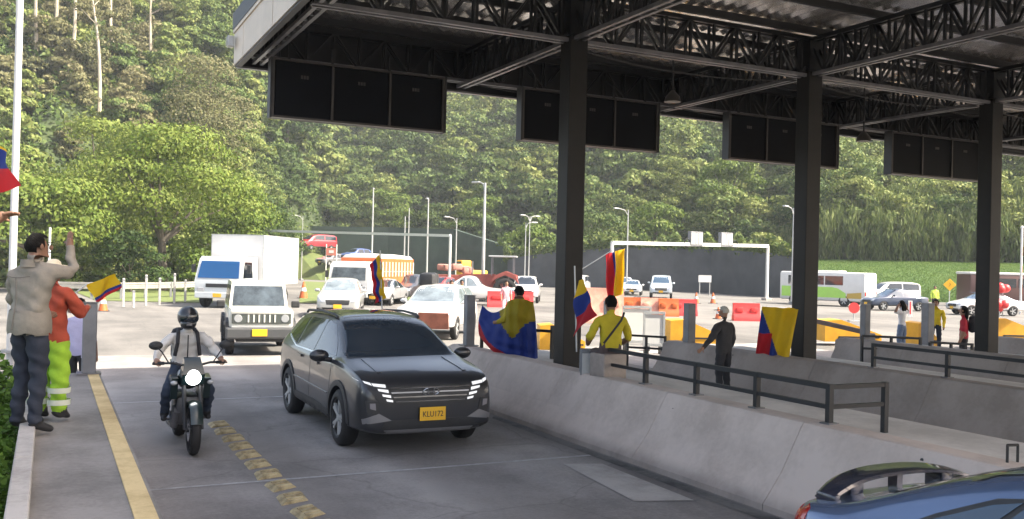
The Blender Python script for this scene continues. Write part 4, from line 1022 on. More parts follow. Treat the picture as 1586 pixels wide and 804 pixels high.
# ------------------------------------------------ stake truck with orange and white sides
def stake_truck(loc, rz):
    t = thing('cargo_truck', 'cargo truck with a white cab and tall orange and white slatted sides', 'truck', loc, rz)
    b = MB(); b.prism([(2.4, .8), (4.30, .8), (4.35, 1.45), (4.1, 2.55), (3.8, 2.78), (2.4, 2.85)], -1.15, 1.15, 'X'); b.bevel(.06); b.build('cab', M_white, t, True, 30)
    q = MB(); q.quad((-1.0, 4.345, 1.62), (1.0, 4.345, 1.62), (.95, 4.14, 2.46), (-.95, 4.14, 2.46)); bmesh.ops.solidify(q.bm, geom=q.bm.faces[:], thickness=.02); q.build('windscreen', M_glassp, t)
    b = MB(); b.box((0, 4.36, 1.15), (1.7, .06, .40), bev=.02); b.build('grille', M_blackp, t)
    b = MB(); b.box((0, 4.36, .68), (2.3, .2, .3), bev=.04); b.build('bumper', M_galv, t)
    for s in (-1, 1):
        b = MB(); b.box((s*.92, 4.37, 1.15), (.26, .05, .22), bev=.02); b.build('headlight', M_lamp, t)
        b = MB(); b.box((s*1.36, 4.05, 2.0), (.18, .1, .45), bev=.02); b.beam((s*1.15, 4.05, 2.3), (s*1.36, 4.05, 2.2), .03); b.build('mirror', M_blackp, t)
        b = MB(); b.box((s*1.19, -.8, 2.15), (.06, 6.2, 1.9)); sd = b.build('side_wall', M_orange, t)
        b = MB(); b.box((s*1.23, -.8, 2.2), (.035, 6.0, .04))
        for k in range(11): b.box((s*1.235, -3.75+.59*k, 2.36), (.05, .22, 1.0))
        b.build('white_slats', mat('slat_cream', (.42, .35, .28), .6, var=.15), sd)
    b = MB(); b.box((0, 2.28, 2.15), (2.44, .06, 1.9)); b.box((0, -3.88, 2.15), (2.44, .06, 1.9)); b.box((0, -.8, 1.2), (2.4, 6.2, .12)); b.build('load_bed', M_orange, t)
    b = MB(); b.prism([(-1.2, 3.08), (1.2, 3.08), (1.0, 3.3), (0, 3.42), (-1.0, 3.3)], -3.85, 2.25, 'Y'); b.build('tarpaulin', M_white, t, True, 50)
    b = MB(); b.box((0, -.2, .95), (.9, 8.2, .3)); b.build('chassis', M_blackp, t)
    for ya in (3.3, -1.7, -2.8):
        for s in (-1, 1): wheel(t, s*.95, ya, .5, .3, M_galv, s, 6)
    return t
p = D(580, 430, 55); stt = stake_truck((p.x, p.y, 0), PI-R(37)); stt.scale = (.98, 1, .84)
# ------------------------------------------------ other traffic
def at(px, py): p = G(px, py); return (p.x, p.y, 0.0)
p = at(547, 493); gcar('suv', 'silver SUV in the queue between the off-roader and the cargo truck', 'car', (p[0], p[1]+1.8, 0), PI-R(20), 4.5, 1.82, 1.68, (0.42, 0.43, 0.42), 'suv', M_glassp)
t, bv, P = gcar('pickup_truck', 'white pickup with dark luggage strapped on its roof, just behind the grey SUV', 'pickup', (at(668, 527)[0]+1.0, at(668, 527)[1]+1.9, 0), PI-R(34), 4.9, 1.9, 1.72, (0.58, 0.58, 0.57), 'suv', M_glassp)
b = MB()
for k in range(3): b.box((.45+.02*k, -.15-.38*k, 1.82+.03*(k % 2)), (.5, .34, .42), Matrix.Rotation(.15*(k-1), 3, 'Z'), .08)
lug = b.build('luggage', M_blackp, None, True, 40); lug.location = t.location; lug.rotation_euler = t.rotation_euler; tag(lug, 'dark luggage strapped on the roof of the white car behind the SUV', 'luggage')
lug.location.z = 0
q = MB(); q.box((-.36, 2.47, .62), (.95, .03, .50), Matrix.Rotation(R(-8), 3, 'X'), .01); q.build('front_patch', mat('brown_red', (0.27, 0.095, 0.06), .7, var=.3), t)  # flat brown-red panel over one half of the car's front
p = at(723, 473); gcar('pickup_truck', 'white pickup seen side-on in front of the red machinery', 'pickup', (p[0]+.5, p[1]+1, 0), R(62), 5.0, 1.8, 1.75, (0.60, 0.60, 0.58), 'pickup', M_glassp)
p = at(836, 470); gcar('suv', 'white SUV with a black grille beside the first column', 'car', (p[0], p[1]+2, 0), PI-R(30), 4.6, 1.85, 1.75, (0.62, 0.62, 0.62), 'suv', M_glass)
p = at(985, 456); gcar('sedan', 'white car on the far road left of the white signboard, nearest the hanging banner', 'car', (p[0], p[1]+2, 0), PI-R(32), 4.4, 1.8, 1.6, (0.6, 0.6, 0.62), 'suv', M_glassb)
p = at(1046, 463); gcar('van', 'pale blue-white van on the far road just left of the white signboard', 'van', (p[0], p[1]+2, 0), PI-R(36), 4.6, 1.85, 1.9, (0.50, 0.56, 0.60), 'van', M_glassb)
p = at(1018, 461); gcar('sedan', 'low white car between the two vehicles under the far gantry', 'car', (p[0]+1.5, p[1]+6, 0), PI-R(36), 4.3, 1.75, 1.4, (0.62, 0.64, 0.66), 'sedan', M_glassb)
p = at(1416, 484); gcar('suv', 'dark blue car in front of the grass bank', 'car', (p[0]+1, p[1]+2.5, 0), R(75), 4.2, 1.75, 1.5, (0.03, 0.045, 0.08), 'sedan', M_glassb)
p = at(1448, 476); gcar('van', 'white van behind the dark blue car', 'van', (p[0]+1, p[1]+5, 0), R(75), 4.4, 1.8, 1.85, (0.62, 0.63, 0.60), 'van', M_glass)
p = at(1562, 492); gcar('sedan', 'white car half hidden by the third column', 'car', (p[0]+1.2, p[1]+2.5, 0), R(70), 4.4, 1.75, 1.5, (0.66, 0.66, 0.66), 'sedan', M_glassb)
p = at(661, 430); gcar('van', 'small white van parked beyond the lamp poles', 'van', (p[0], p[1], 0), PI-R(60), 4.6, 1.8, 2.3, (0.66, 0.66, 0.62), 'van', M_glass)
for (px, py, col, sty, a_, lb) in ((640, 470, (0.05, 0.05, 0.055), 'suv', 40, 'dark SUV queueing behind the white car with luggage'), (600, 474, (0.30, 0.31, 0.32), 'sedan', 36, 'grey car queueing beside the cargo truck'), (692, 462, (0.35, 0.05, 0.05), 'sedan', 60, 'dark red car behind the white pickup'), (905, 458, (0.5, 0.5, 0.5), 'van', 40, 'silver van on the far road just right of the first column'), (745, 436, (0.5, 0.5, 0.48), 'van', 70, 'pale van at the foot of the tallest lamp pole')):
    p = at(px, py); gcar('car' if sty != 'van' else 'van', lb, 'car' if sty != 'van' else 'van', (p[0]+.5, p[1]+2, 0), PI-R(a_), 4.4, 1.8, 1.5 if sty == 'sedan' else 1.75, col, sty, M_glass)
# bus
def bus(loc, rz):
    t = thing('bus', 'white and lime green minibus in front of the grass bank', 'bus', loc, rz)
    gm = mat('bus_lime', (0.34, 0.62, 0.10), .35, var=.05)
    b = MB(); b.box((0, 0, 1.42), (2.1, 6.6, 2.1), bev=.16); b.build('body', M_white, t, True, 40)
    b = MB()
    for s in (-1, 1):
        b.prism([(-1.9, .62), (3.1, .62), (3.1, 1.38), (-.9, 1.38), (-1.3, 1.30), (-1.9, .95)] if s > 0 else [(-1.9, .62), (3.1, .62), (3.1, 1.38), (-.9, 1.38), (-1.3, 1.30), (-1.9, .95)], s*1.045, s*1.062, 'X')
    b.build('lime_stripe', gm, t)
    for s in (-1, 1):
        b = MB(); b.prism([(-3.05, .60), (-1.95, .60), (-2.0, .95), (-3.05, 1.05)], s*1.045, s*1.060, 'X')
        b.build('gold_stripe', mat('bus_gold', (0.45, 0.30, 0.05), .4), t)
    for s in (-1, 1):
        for k in range(3):
            b = MB(); b.box((s*1.05, -1.0+1.45*k, 1.86), (.03, 1.36, .66), bev=.01); b.build('side_window', M_glass, t)
    b = MB(); b.box((0, -3.29, 1.9), (1.5, .04, .55), bev=.01); b.build('rear_window', M_lamp, t)
    b = MB(); b.box((0, 3.29, 1.75), (1.8, .04, .9), bev=.02); b.build('windscreen', M_glass, t)
    for s in (-1, 1):
        b = MB(); b.box((s*.88, -3.28, .95), (.2, .05, .3), bev=.01); b.build('tail_lamp', M_red, t)
    b = MB(); b.box((0, -3.3, .52), (2.0, .12, .25), bev=.03); b.build('rear_bumper', M_galv, t)
    b = MB(); b.box((0, .3, 2.53), (1.2, 3.0, .12), bev=.05); b.build('roof_unit', M_white, t, True)
    for ya in (-1.75, 2.1):
        for s in (-1, 1): wheel(t, s*.94, ya, .42, .24, M_galv, s, 6)
    return t
p = at(1296, 474); bb_ = bus((p[0], p[1]+1.0, 0), R(20)); bb_.scale = (1, 1.0, 1)
p = at(1590, 480); t = thing('bus', 'dark bus with a white roof at the right picture edge', 'bus', (p[0]+3.5, p[1]+4, 0), R(65))
b = MB(); b.box((0, 0, 1.5), (2.3, 7.5, 2.2), bev=.12); b.build('body', mat('bus_dark', (0.08, 0.035, 0.03), .4), t, True, 40)
b = MB(); b.box((0, 0, 2.68), (2.34, 7.6, .2), bev=.08); b.build('roof', M_white, t, True, 40)
for s in (-1, 1):
    for k in range(4):
        b = MB(); b.box((s*1.155, -2.5+1.65*k, 1.95), (.03, 1.45, .7)); b.build('side_window', M_glass, t)
    b = MB(); b.box((s*1.16, -2.2, .95), (.03, 2.2, .7)); b.build('lime_panel', mat('bus_lime', (0.28, 0.50, 0.07), .35), t)
for ya in (-2.2, 2.2):
    for s in (-1, 1): wheel(t, s*1.02, ya, .45, .26, M_galv, s, 6)
# yellow excavator-like machines and red tractor far off
def machine(name, label, loc, rz, m, arm=True, boom=3.0):
    t = thing(name, label, 'machine', loc, rz)
    for s in (-1, 1):
        b = MB(); b.box((s*.85, 0, .45), (.5, 3.0, .8), bev=.25); b.build('track', M_blackp, t, True, 40)
    b = MB(); b.box((0, -.4, 1.35), (2.3, 2.6, .95), bev=.12); b.build('engine_deck', m, t, True, 40)
    b = MB(); b.box((-.6, .9, 2.0), (1.0, 1.2, 1.6), bev=.1); c = b.build('cab', m, t, True, 40)
    b = MB(); b.box((-.6, 1.51, 2.2), (.8, .03, .9)); b.build('cab_window', M_glass, c)
    if arm:
        b = MB(); b.beam((.3, .8, 1.6), (.3, boom, 3.0), .3, .4); b.beam((.3, boom, 3.0), (.3, boom+1.2, 1.3), .22, .3); b.build('boom', m, t)
        b = MB(); b.prism([(boom+.9, .5), (boom+1.6, .5), (boom+1.5, 1.3), (boom+1.0, 1.2)], -.1, .7, 'X'); b.build('bucket', M_steel_edge, t)
    return t
p = G(575, 430); machine('excavator', 'yellow digger behind the cargo truck', (p.x, p.y, 0), R(70), M_yel)
p = G(724, 446); machine('excavator', 'yellow machine right of the lamp poles, before the dark green wall', (p.x, p.y, 0), R(100), M_yel, False)
p = G(785, 470)
t = thing('tractor', 'rust red tractor behind the red plastic barrier', 'tractor', (p.x, p.y+2.5, 0), R(60))
mr = mat('tractor_red', (0.24, 0.055, 0.042), .55, var=.25)
b = MB(); b.prism([(-.3, .8), (2.2, .8), (2.3, 1.5), (1.9, 1.75), (-.3, 1.8)], -.45, .45, 'X'); b.bevel(.06); b.build('bonnet', mr, t, True, 40)
for s in (-1, 1):
    b = MB(); b.prism([(-1.9, 1.2), (-1.7, 1.75), (-1.0, 2.0), (-.3, 1.7), (-.1, 1.2), (-.4, 1.5), (-1.0, 1.75), (-1.6, 1.5)], s*.5, s*1.0, 'X'); b.build('mudguard', mr, t)
    wheel(t, s*.85, -1.0, .78, .4, mr, s, 6); wheel(t, s*.75, 1.7, .45, .25, mr, s, 6)
for x in (-.55, .55):
    for y in (-1.5, -.1):
        b = MB(); b.beam((x, y, 1.7), (x, y, 2.9), .07); b.build('roof_post', M_steel_edge, t)
b = MB(); b.box((0, -.8, 2.95), (1.4, 1.8, .1), bev=.03); b.build('roof', M_galv, t)
b = MB(); b.box((0, -.9, 1.6), (.6, .6, .5), bev=.05); b.build('seat', M_blackp, t)
b = MB(); b.tube((0, 1.2, 1.7), (0, 1.2, 2.6), .05); b.build('exhaust', M_steel_edge, t)
# trailer beside the tractor
p = G(760, 462); t = thing('farm_trailer', 'rust red trailer heaped with bundles beside the tractor', 'trailer', (p.x, p.y+7, 0), R(65))
b = MB(); b.box((0, 0, 1.1), (1.9, 3.6, .9), bev=.03); b.build('box', mr, t)
rs = random.Random(4)
for k in range(6):
    b = MB(); b.box((rs.uniform(-.6, .6), rs.uniform(-1.4, 1.4), 1.8+rs.uniform(0, .4)), (.7, .8, .5), Matrix.Rotation(rs.uniform(-.4, .4), 3, 'Z'), .12); b.build('bundle', mat('bundle_pink', (0.42, 0.20, 0.16), .8, var=.3), t, True)
for s in (-1, 1): wheel(t, s*.9, 0, .42, .25, M_galv, s, 6)
# vehicles queueing on the upper road
p = D(492, 378, 125); gcar('sedan', 'red vehicle on the upper road above the box truck', 'car', (p.x, p.y, p.z-.8), R(110), 5.2, 2.0, 2.1, (0.45, 0.04, 0.05), 'van', M_glass)
p = D(552, 396, 122); gcar('sedan', 'blue vehicle queueing on the upper road', 'car', (p.x, p.y, p.z-.8), R(120), 4.6, 1.9, 1.8, (0.08, 0.13, 0.35), 'suv', M_glass)
p = D(515, 402, 120); gcar('sedan', 'grey vehicle queueing on the upper road', 'car', (p.x, p.y, p.z-.8), R(120), 4.6, 1.9, 1.6, (0.2, 0.2, 0.21), 'suv', M_glass)
# ---------------------------------------------------------------- upper road ramp
ramp = [(655, 430, 116), (600, 420, 118), (545, 409, 120), (500, 396, 123), (455, 382, 126), (400, 366, 130)]
b = MB(); prev = None
for (px, py, d_) in ramp:
    p = D(px, py, d_); q = D(px, py, d_+9); f = D(px, py, d_-7)
    cur = [b.bm.verts.new(x) for x in ((f.x, f.y, -0.2), (p.x, p.y, max(p.z, .05)), (q.x, q.y, max(p.z, .05)), (q.x, q.y, -0.2))]
    if prev:
        for k, mi in ((0, 1), (1, 0), (2, 0)):
            fc = b.bm.faces.new((prev[k], cur[k], cur[k+1], prev[k+1])); fc.material_index = mi
    prev = cur
tag(b.build('upper_road', [M_asph, M_lawn]), 'road climbing left on a grassy embankment', 'road', kind='structure')

# ---------------------------------------------------------------- people: one skinned body each
SKIN = mat('skin_tone', (0.30, 0.165, 0.105), .55, var=.08, scale=8); SKIN2 = mat('skin_brown', (0.20, 0.105, 0.065), .55, var=.08, scale=8)
HAIR = mat('black_hair', (0.006, 0.0055, 0.005), .85, spec=.15, var=.4, scale=40, bump=.6, bscale=90)
def cloth(name, c, var=.16): return mat('cloth_'+name, c, .85, var=var, scale=5, bump=.55, bscale=9)
BASE = dict(pel=(0, 0, .96), spi=(0, 0, 1.13), che=(0, .0, 1.31), nec=(0, .005, 1.465), jaw=(0, .03, 1.545), hed=(0, .022, 1.625), cro=(0, .01, 1.70),
            shL=(-.185, 0, 1.395), elL=(-.235, -.03, 1.12), wrL=(-.235, .05, .885), haL=(-.235, .075, .81), shR=(.185, 0, 1.395), elR=(.235, -.03, 1.12), wrR=(.235, .05, .885), haR=(.235, .075, .81),
            hiL=(-.095, 0, .90), knL=(-.11, .02, .50), anL=(-.115, -.03, .10), heL=(-.115, -.05, .045), toL=(-.135, .15, .03), hiR=(.095, 0, .90), knR=(.11, .02, .50), anR=(.115, -.03, .10), heR=(.115, -.05, .045), toR=(.135, .15, .03))
RAD = dict(pel=(.155, .115), spi=(.145, .105), che=(.165, .115), nec=(.058, .06), jaw=(.066, .078), hed=(.080, .098), cro=(.055, .065), sh=(.075, .07), el=(.052, .052), wr=(.034, .036), ha=(.036, .022), hi=(.095, .10), kn=(.066, .068), an=(.048, .05), he=(.042, .045), to=(.042, .028))
BONES = [('pel', 'spi', 'T'), ('spi', 'che', 'T'), ('che', 'nec', 'T'), ('nec', 'jaw', 'H'), ('jaw', 'hed', 'H'), ('hed', 'cro', 'H')]
for s_ in 'LR': BONES += [('che', 'sh'+s_, 'T'), ('sh'+s_, 'el'+s_, 'U'), ('el'+s_, 'wr'+s_, 'F'), ('wr'+s_, 'ha'+s_, 'N'), ('pel', 'hi'+s_, 'P'), ('hi'+s_, 'kn'+s_, 'P'), ('kn'+s_, 'an'+s_, 'P'), ('an'+s_, 'he'+s_, 'S'), ('an'+s_, 'to'+s_, 'S')]
def segd(p, a, b_):
    ab = b_-a; t_ = max(0, min(1, (p-a).dot(ab)/max(ab.length_squared, 1e-9))); return (p-(a+ab*t_)).length
def person(label, loc, rz, pose=None, H=1.72, top=None, pants=None, shoes=None, skin=SKIN, sleeves=True, bulk=1.0, legb=1.0, group=None, hair='short', hem=.90, fingers=(), extra=None, lean=None, shorts=False, name='person', wrinkle=1.0, lev=2):
    t = thing(name, label, 'person', loc, rz, group)
    J = {k: Vector(v) for k, v in BASE.items()}
    if lean:   # bend everything above the hips forward by an angle (deg) about x
        M = Matrix.Translation((0, 0, .96)) @ Matrix.Rotation(-R(lean), 4, 'X') @ Matrix.Translation((0, 0, -.96))
        for k in J:
            if k[:2] in ('sp', 'ch', 'ne', 'ja', 'cr', 'sh', 'el', 'wr', 'ha') or k == 'hed': J[k] = M @ J[k]
    if pose:
        for k, v in pose.items(): J[k] = Vector(v)
    k_ = H/1.72
    names = list(J); bm_ = bmesh.new(); vs = {}
    me = bpy.data.meshes.new('body'); idx = {n: i for i, n in enumerate(names)}
    verts = [J[n]*k_ for n in names]; edges = [(idx[a], idx[c]) for a, c, _ in BONES]
    rad = []
    for n in names:
        r = RAD.get(n) or RAD[n[:2]]
        f = bulk if n[:2] in ('pe', 'sp', 'ch', 'sh', 'el') else (legb if n[:2] in ('hi', 'kn', 'an') else 1.0)
        rad.append((r[0]*f*k_, r[1]*f*k_))
    roots = {idx['pel']}
    fbones = []
    for s_, curl in fingers:      # five separate fingers rooted in the palm
        w, h = J['wr'+s_], J['ha'+s_]; d = (h-w).normalized(); sd = Vector((1 if s_ == 'R' else -1, 0, 0)); nrm = curl.normalized() if curl.length > 0 else Vector((0, 1, 0))
        sd = d.cross(nrm).normalized(); nrm = sd.cross(d).normalized()
        amt = curl.length
        for q, (off, L) in enumerate(((-.030, .058), (-.010, .072), (.010, .078), (.029, .070), (.034, .05))):
            root = h+sd*off*.8-d*.02 if q < 4 else w+d*.03+sd*.03
            dirn = d if q < 4 else (d*.55+sd*.8).normalized()
            pts = [root]; dd = dirn+sd*off*2.0
            for j in range(3):
                dd = (dd+nrm*amt*.55).normalized(); pts.append(pts[-1]+dd*L*(.5, .33, .26)[j])
            i0 = len(verts)
            for j, p_ in enumerate(pts): verts.append(p_*k_); rad.append(((.0105, .0095, .0088, .0075)[j]*k_,)*2)
            edges += [(i0+j, i0+j+1) for j in range(3)]; roots.add(i0); fbones.append((pts[0]*k_, pts[-1]*k_))
    me.from_pydata([tuple(v) for v in verts], edges, [])
    o = bpy.data.objects.new('body', me); COL.objects.link(o)
    sk = o.modifiers.new('skin', 'SKIN'); sk.use_smooth_shade = True; sk.branch_smoothing = 0.6
    if not me.skin_vertices:
        bpy.context.view_layer.objects.active = o
    lay = me.skin_vertices[0].data
    for i, r in enumerate(rad): lay[i].radius = r; lay[i].use_root = i in roots
    ss = o.modifiers.new('sub', 'SUBSURF'); ss.levels = lev; ss.render_levels = lev
    dg = bpy.context.evaluated_depsgraph_get()
    res = bpy.data.meshes.new_from_object(o.evaluated_get(dg)); bpy.data.objects.remove(o)
    res.materials.clear()
    ml = [top, pants, skin, shoes]
    segs = [(J[a]*k_, J[c]*k_, z) for a, c, z in BONES]+[(a, c, 'N') for a, c in fbones]
    mi = []
    for p_ in res.polygons:
        c = p_.center; best = min(segs, key=lambda s: segd(c, s[0], s[1])*(1.25 if s[2] == 'H' else 1))
        z = best[2]; m = {'T': 0, 'U': 0, 'F': 0 if sleeves else 2, 'N': 2, 'H': 2, 'P': 1, 'S': 3}[z]
        if z == 'T' and best[0] == J['pel']*k_ and (c.z < hem*k_): m = 1
        if z == 'P' and c.z > hem*k_ and J['knL'].z < .62: m = 0
        if shorts and z == 'P' and segd(c, J['knL']*k_, J['anL']*k_) < .12 and c.z < J['knL'].z*k_: m = 2
        mi.append(m)
    res.polygons.foreach_set('material_index', mi)
    nrm = [v.normal.copy() for v in res.vertices]; cof = np.zeros(len(res.vertices))
    for p_, m_ in zip(res.polygons, mi):
        if m_ in (0, 1):
            for vi in p_.vertices: cof[vi] = 1.0
    for vi, v in enumerate(res.vertices):     # folds in the clothes
        if cof[vi] > 0:
            c = v.co; q = Vector((c.x*7, c.y*7, c.z*11)); f = mnoise.fractal(q, 1.0, 2.0, 3)+.5*math.sin(c.z*46+c.x*24+c.y*17+2.5*mnoise.noise(q*.6))
            v.co += nrm[vi]*f*.0085*wrinkle
    link('body', res, ml, t, True)
    hd = J['hed']*k_; up = (J['cro']-J['nec']).normalized(); fw = Vector((0, 1, 0))
    fw = (fw-up*fw.dot(up)).normalized(); rt = fw.cross(up)
    Rm = Matrix((rt, fw, up)).transposed().to_4x4()
    if extra and 'look' in extra: Rm = Rm @ Matrix.Rotation(extra['look'], 4, 'Z')
    if hair:
        b = MB(); q = bmesh.ops.create_uvsphere(b.bm, u_segments=20, v_segments=14, radius=1.0)
        for v in b.bm.verts: v.co = Vector((v.co.x*.086, v.co.y*.104-.006, v.co.z*.104+.006))*k_
        low = {'short': -.025, 'long': -.09, 'cap': .02}.get(hair, -.03)
        bmesh.ops.delete(b.bm, geom=[v for v in b.bm.verts if (v.co.y > .035*k_ and v.co.z < .055*k_) or v.co.z < (low if v.co.y > -.01 else min(low, -.075 if hair != 'cap' else -.02))*k_], context='VERTS')
        if hair == 'long':
            for a in range(5): b.ball(Vector(((a-2)*.03, -.075, -.11))*k_, .05*k_, 8, (1, .8, 2.4))
        hm = HAIR if hair != 'cap' else extra['capmat']
        rs = random.Random(len(label))
        for v in b.bm.verts: v.co += v.co.normalized()*rs.uniform(-.004, .006) if hair != 'cap' else Vector()
        if hair == 'cap': b.box(Vector((0, .125, .035))*k_, Vector((.14, .11, .012))*k_, Matrix.Rotation(R(-8), 3, 'X'), .004)
        h = b.build('hair' if hair != 'cap' else 'cap', hm, t, True, 60, recalc=True); h.matrix_local = Matrix.Translation(hd) @ Rm
    if not (extra and extra.get('noface')):
        b = MB(); b.ball(Vector((0, .104, -.012))*k_, .016*k_, 8, (.8, 1.1, 1.5))
        for s in (-1, 1): b.ball(Vector((s*.083, 0, -.008))*k_, .022*k_, 8, (.45, .8, 1.25))
        n = b.build('nose_and_ears', skin, t, True); n.matrix_local = Matrix.Translation(hd) @ Rm
        b = MB()
        for s in (-1, 1): b.ball(Vector((s*.030, .093, .012))*k_, .010*k_, 8, (1.3, .6, .6)); b.box(Vector((s*.030, .099, .032))*k_, Vector((.035, .008, .006))*k_)
        b.box(Vector((0, .097, -.052))*k_, Vector((.042, .010, .008))*k_)
        n = b.build('eyes_and_mouth', HAIR, t, True); n.matrix_local = Matrix.Translation(hd) @ Rm
    t['Jk'] = k_
    return t, J, k_
def seated(z=.48, thigh=.42, dz=0.0):
    """hips at the origin height, thighs forward, shins down"""
    return dict(hiL=(-.10, .02, .90), knL=(-.14, thigh, .88+dz), anL=(-.14, thigh+.03, .50+dz), heL=(-.14, thigh+.01, .44+dz), toL=(-.15, thigh+.2, .44+dz), hiR=(.10, .02, .90), knR=(.14, thigh, .88+dz), anR=(.14, thigh+.03, .50+dz), heR=(.14, thigh+.01, .44+dz), toR=(.15, thigh+.2, .44+dz))

C_navy = cloth('navy', (0.020, 0.026, 0.042)); C_dark = cloth('dark', (0.022, 0.022, 0.026)); C_shoe = mat('dark_shoe', (0.018, 0.018, 0.020), .6)
# the waving man
beige = cloth('beige', (0.235, 0.215, 0.180), .18)
p0 = Vector((-0.13, 9.06, .805))
t, J, k_ = person('man in a beige jacket waving from the left kerb', p0, R(-52), dict(
    shR=(.19, .05, 1.41), elR=(.20, .26, 1.40), wrR=(.10, .30, 1.62), haR=(.085, .31, 1.70), elL=(-.25, .02, 1.12), wrL=(-.16, .24, 1.03), haL=(-.12, .30, 1.02),
    jaw=(.015, .05, 1.545), hed=(.02, .05, 1.62), knL=(-.10, .03, .5), knR=(.10, .03, .5)), 1.72, beige, C_navy, C_shoe, SKIN2, True, 1.15, 1.15, None, 'short', .86, (('R', Vector((.0, .12, 0))), ('L', Vector((0, .3, -.2)))), dict(look=R(-20)), wrinkle=1.5, lev=3)
b = MB(); b.lathe([(.865, .192), (.90, .202), (.98, .198), (1.06, .185)], 'Z', 26)
for v in b.bm.verts: v.co.y *= .80; v.co.z += .012*math.sin(6*math.atan2(v.co.y, v.co.x))
b.build('jacket_hem', beige, t, True)
b = MB(); b.lathe([(1.435, .088), (1.50, .082)], 'Z', 20); b.build('collar', beige, t, True)
seam = cloth('beige_seam', (0.15, 0.135, 0.115))
for pts in ([(-.15, -.118, 1.36), (-.05, -.142, 1.345), (.05, -.142, 1.345), (.15, -.118, 1.36)], [(0, -.142, 1.34), (.004, -.136, 1.15), (0, -.172, .90)]):
    b = MB(); b.path(pts, .004, 6); b.build('back_seam', seam, t)
# person in orange jacket and lime trousers beside him
lime = cloth('lime', (0.30, 0.52, 0.035), .2); ored = cloth('orange_red', (0.36, 0.060, 0.030), .25)
t, J, k_ = person('person in a red-orange jacket and lime green trousers beside the waving man', (0.04, 9.75, .80), R(-38), dict(
    elR=(.25, .14, 1.15), wrR=(.16, .36, 1.20), haR=(.14, .43, 1.22), elL=(-.26, .14, 1.15), wrL=(-.12, .36, 1.18), haL=(-.08, .42, 1.2)), 1.50, ored, lime, C_shoe, SKIN, True, 1.35, 1.55, None, 'cap', .86, (), dict(capmat=cloth('cap_cream', (0.65, 0.60, 0.45))), wrinkle=1.6, lev=3)
for s in (-1, 1):
    for z in (.16, .27):
        b = MB(); b.lathe([(z, .098), (z+.05, .100)], 'Z', 18, (s*.113, -.012, 0)); b.build('reflective_band', mat('reflective', (0.62, 0.66, 0.55), .4), t, True)
b = MB(); b.box((.10, .172, 1.02), (.11, .012, .05), Matrix.Rotation(R(10), 3, 'Y')); b.build('chest_label', M_white, t)
yc = cloth('yellow', (0.70, 0.50, 0.02), .12); wc = cloth('white', (0.62, 0.62, 0.64), .1); pc = cloth('lilac', (0.42, 0.40, 0.58), .1)
person('person in a lilac shirt half hidden by the grey post', (0.42, 14.9, 0.0), R(-30), None, 1.72, pc, C_dark, C_shoe, SKIN, False, 1.1, 1.0)
b = MB()
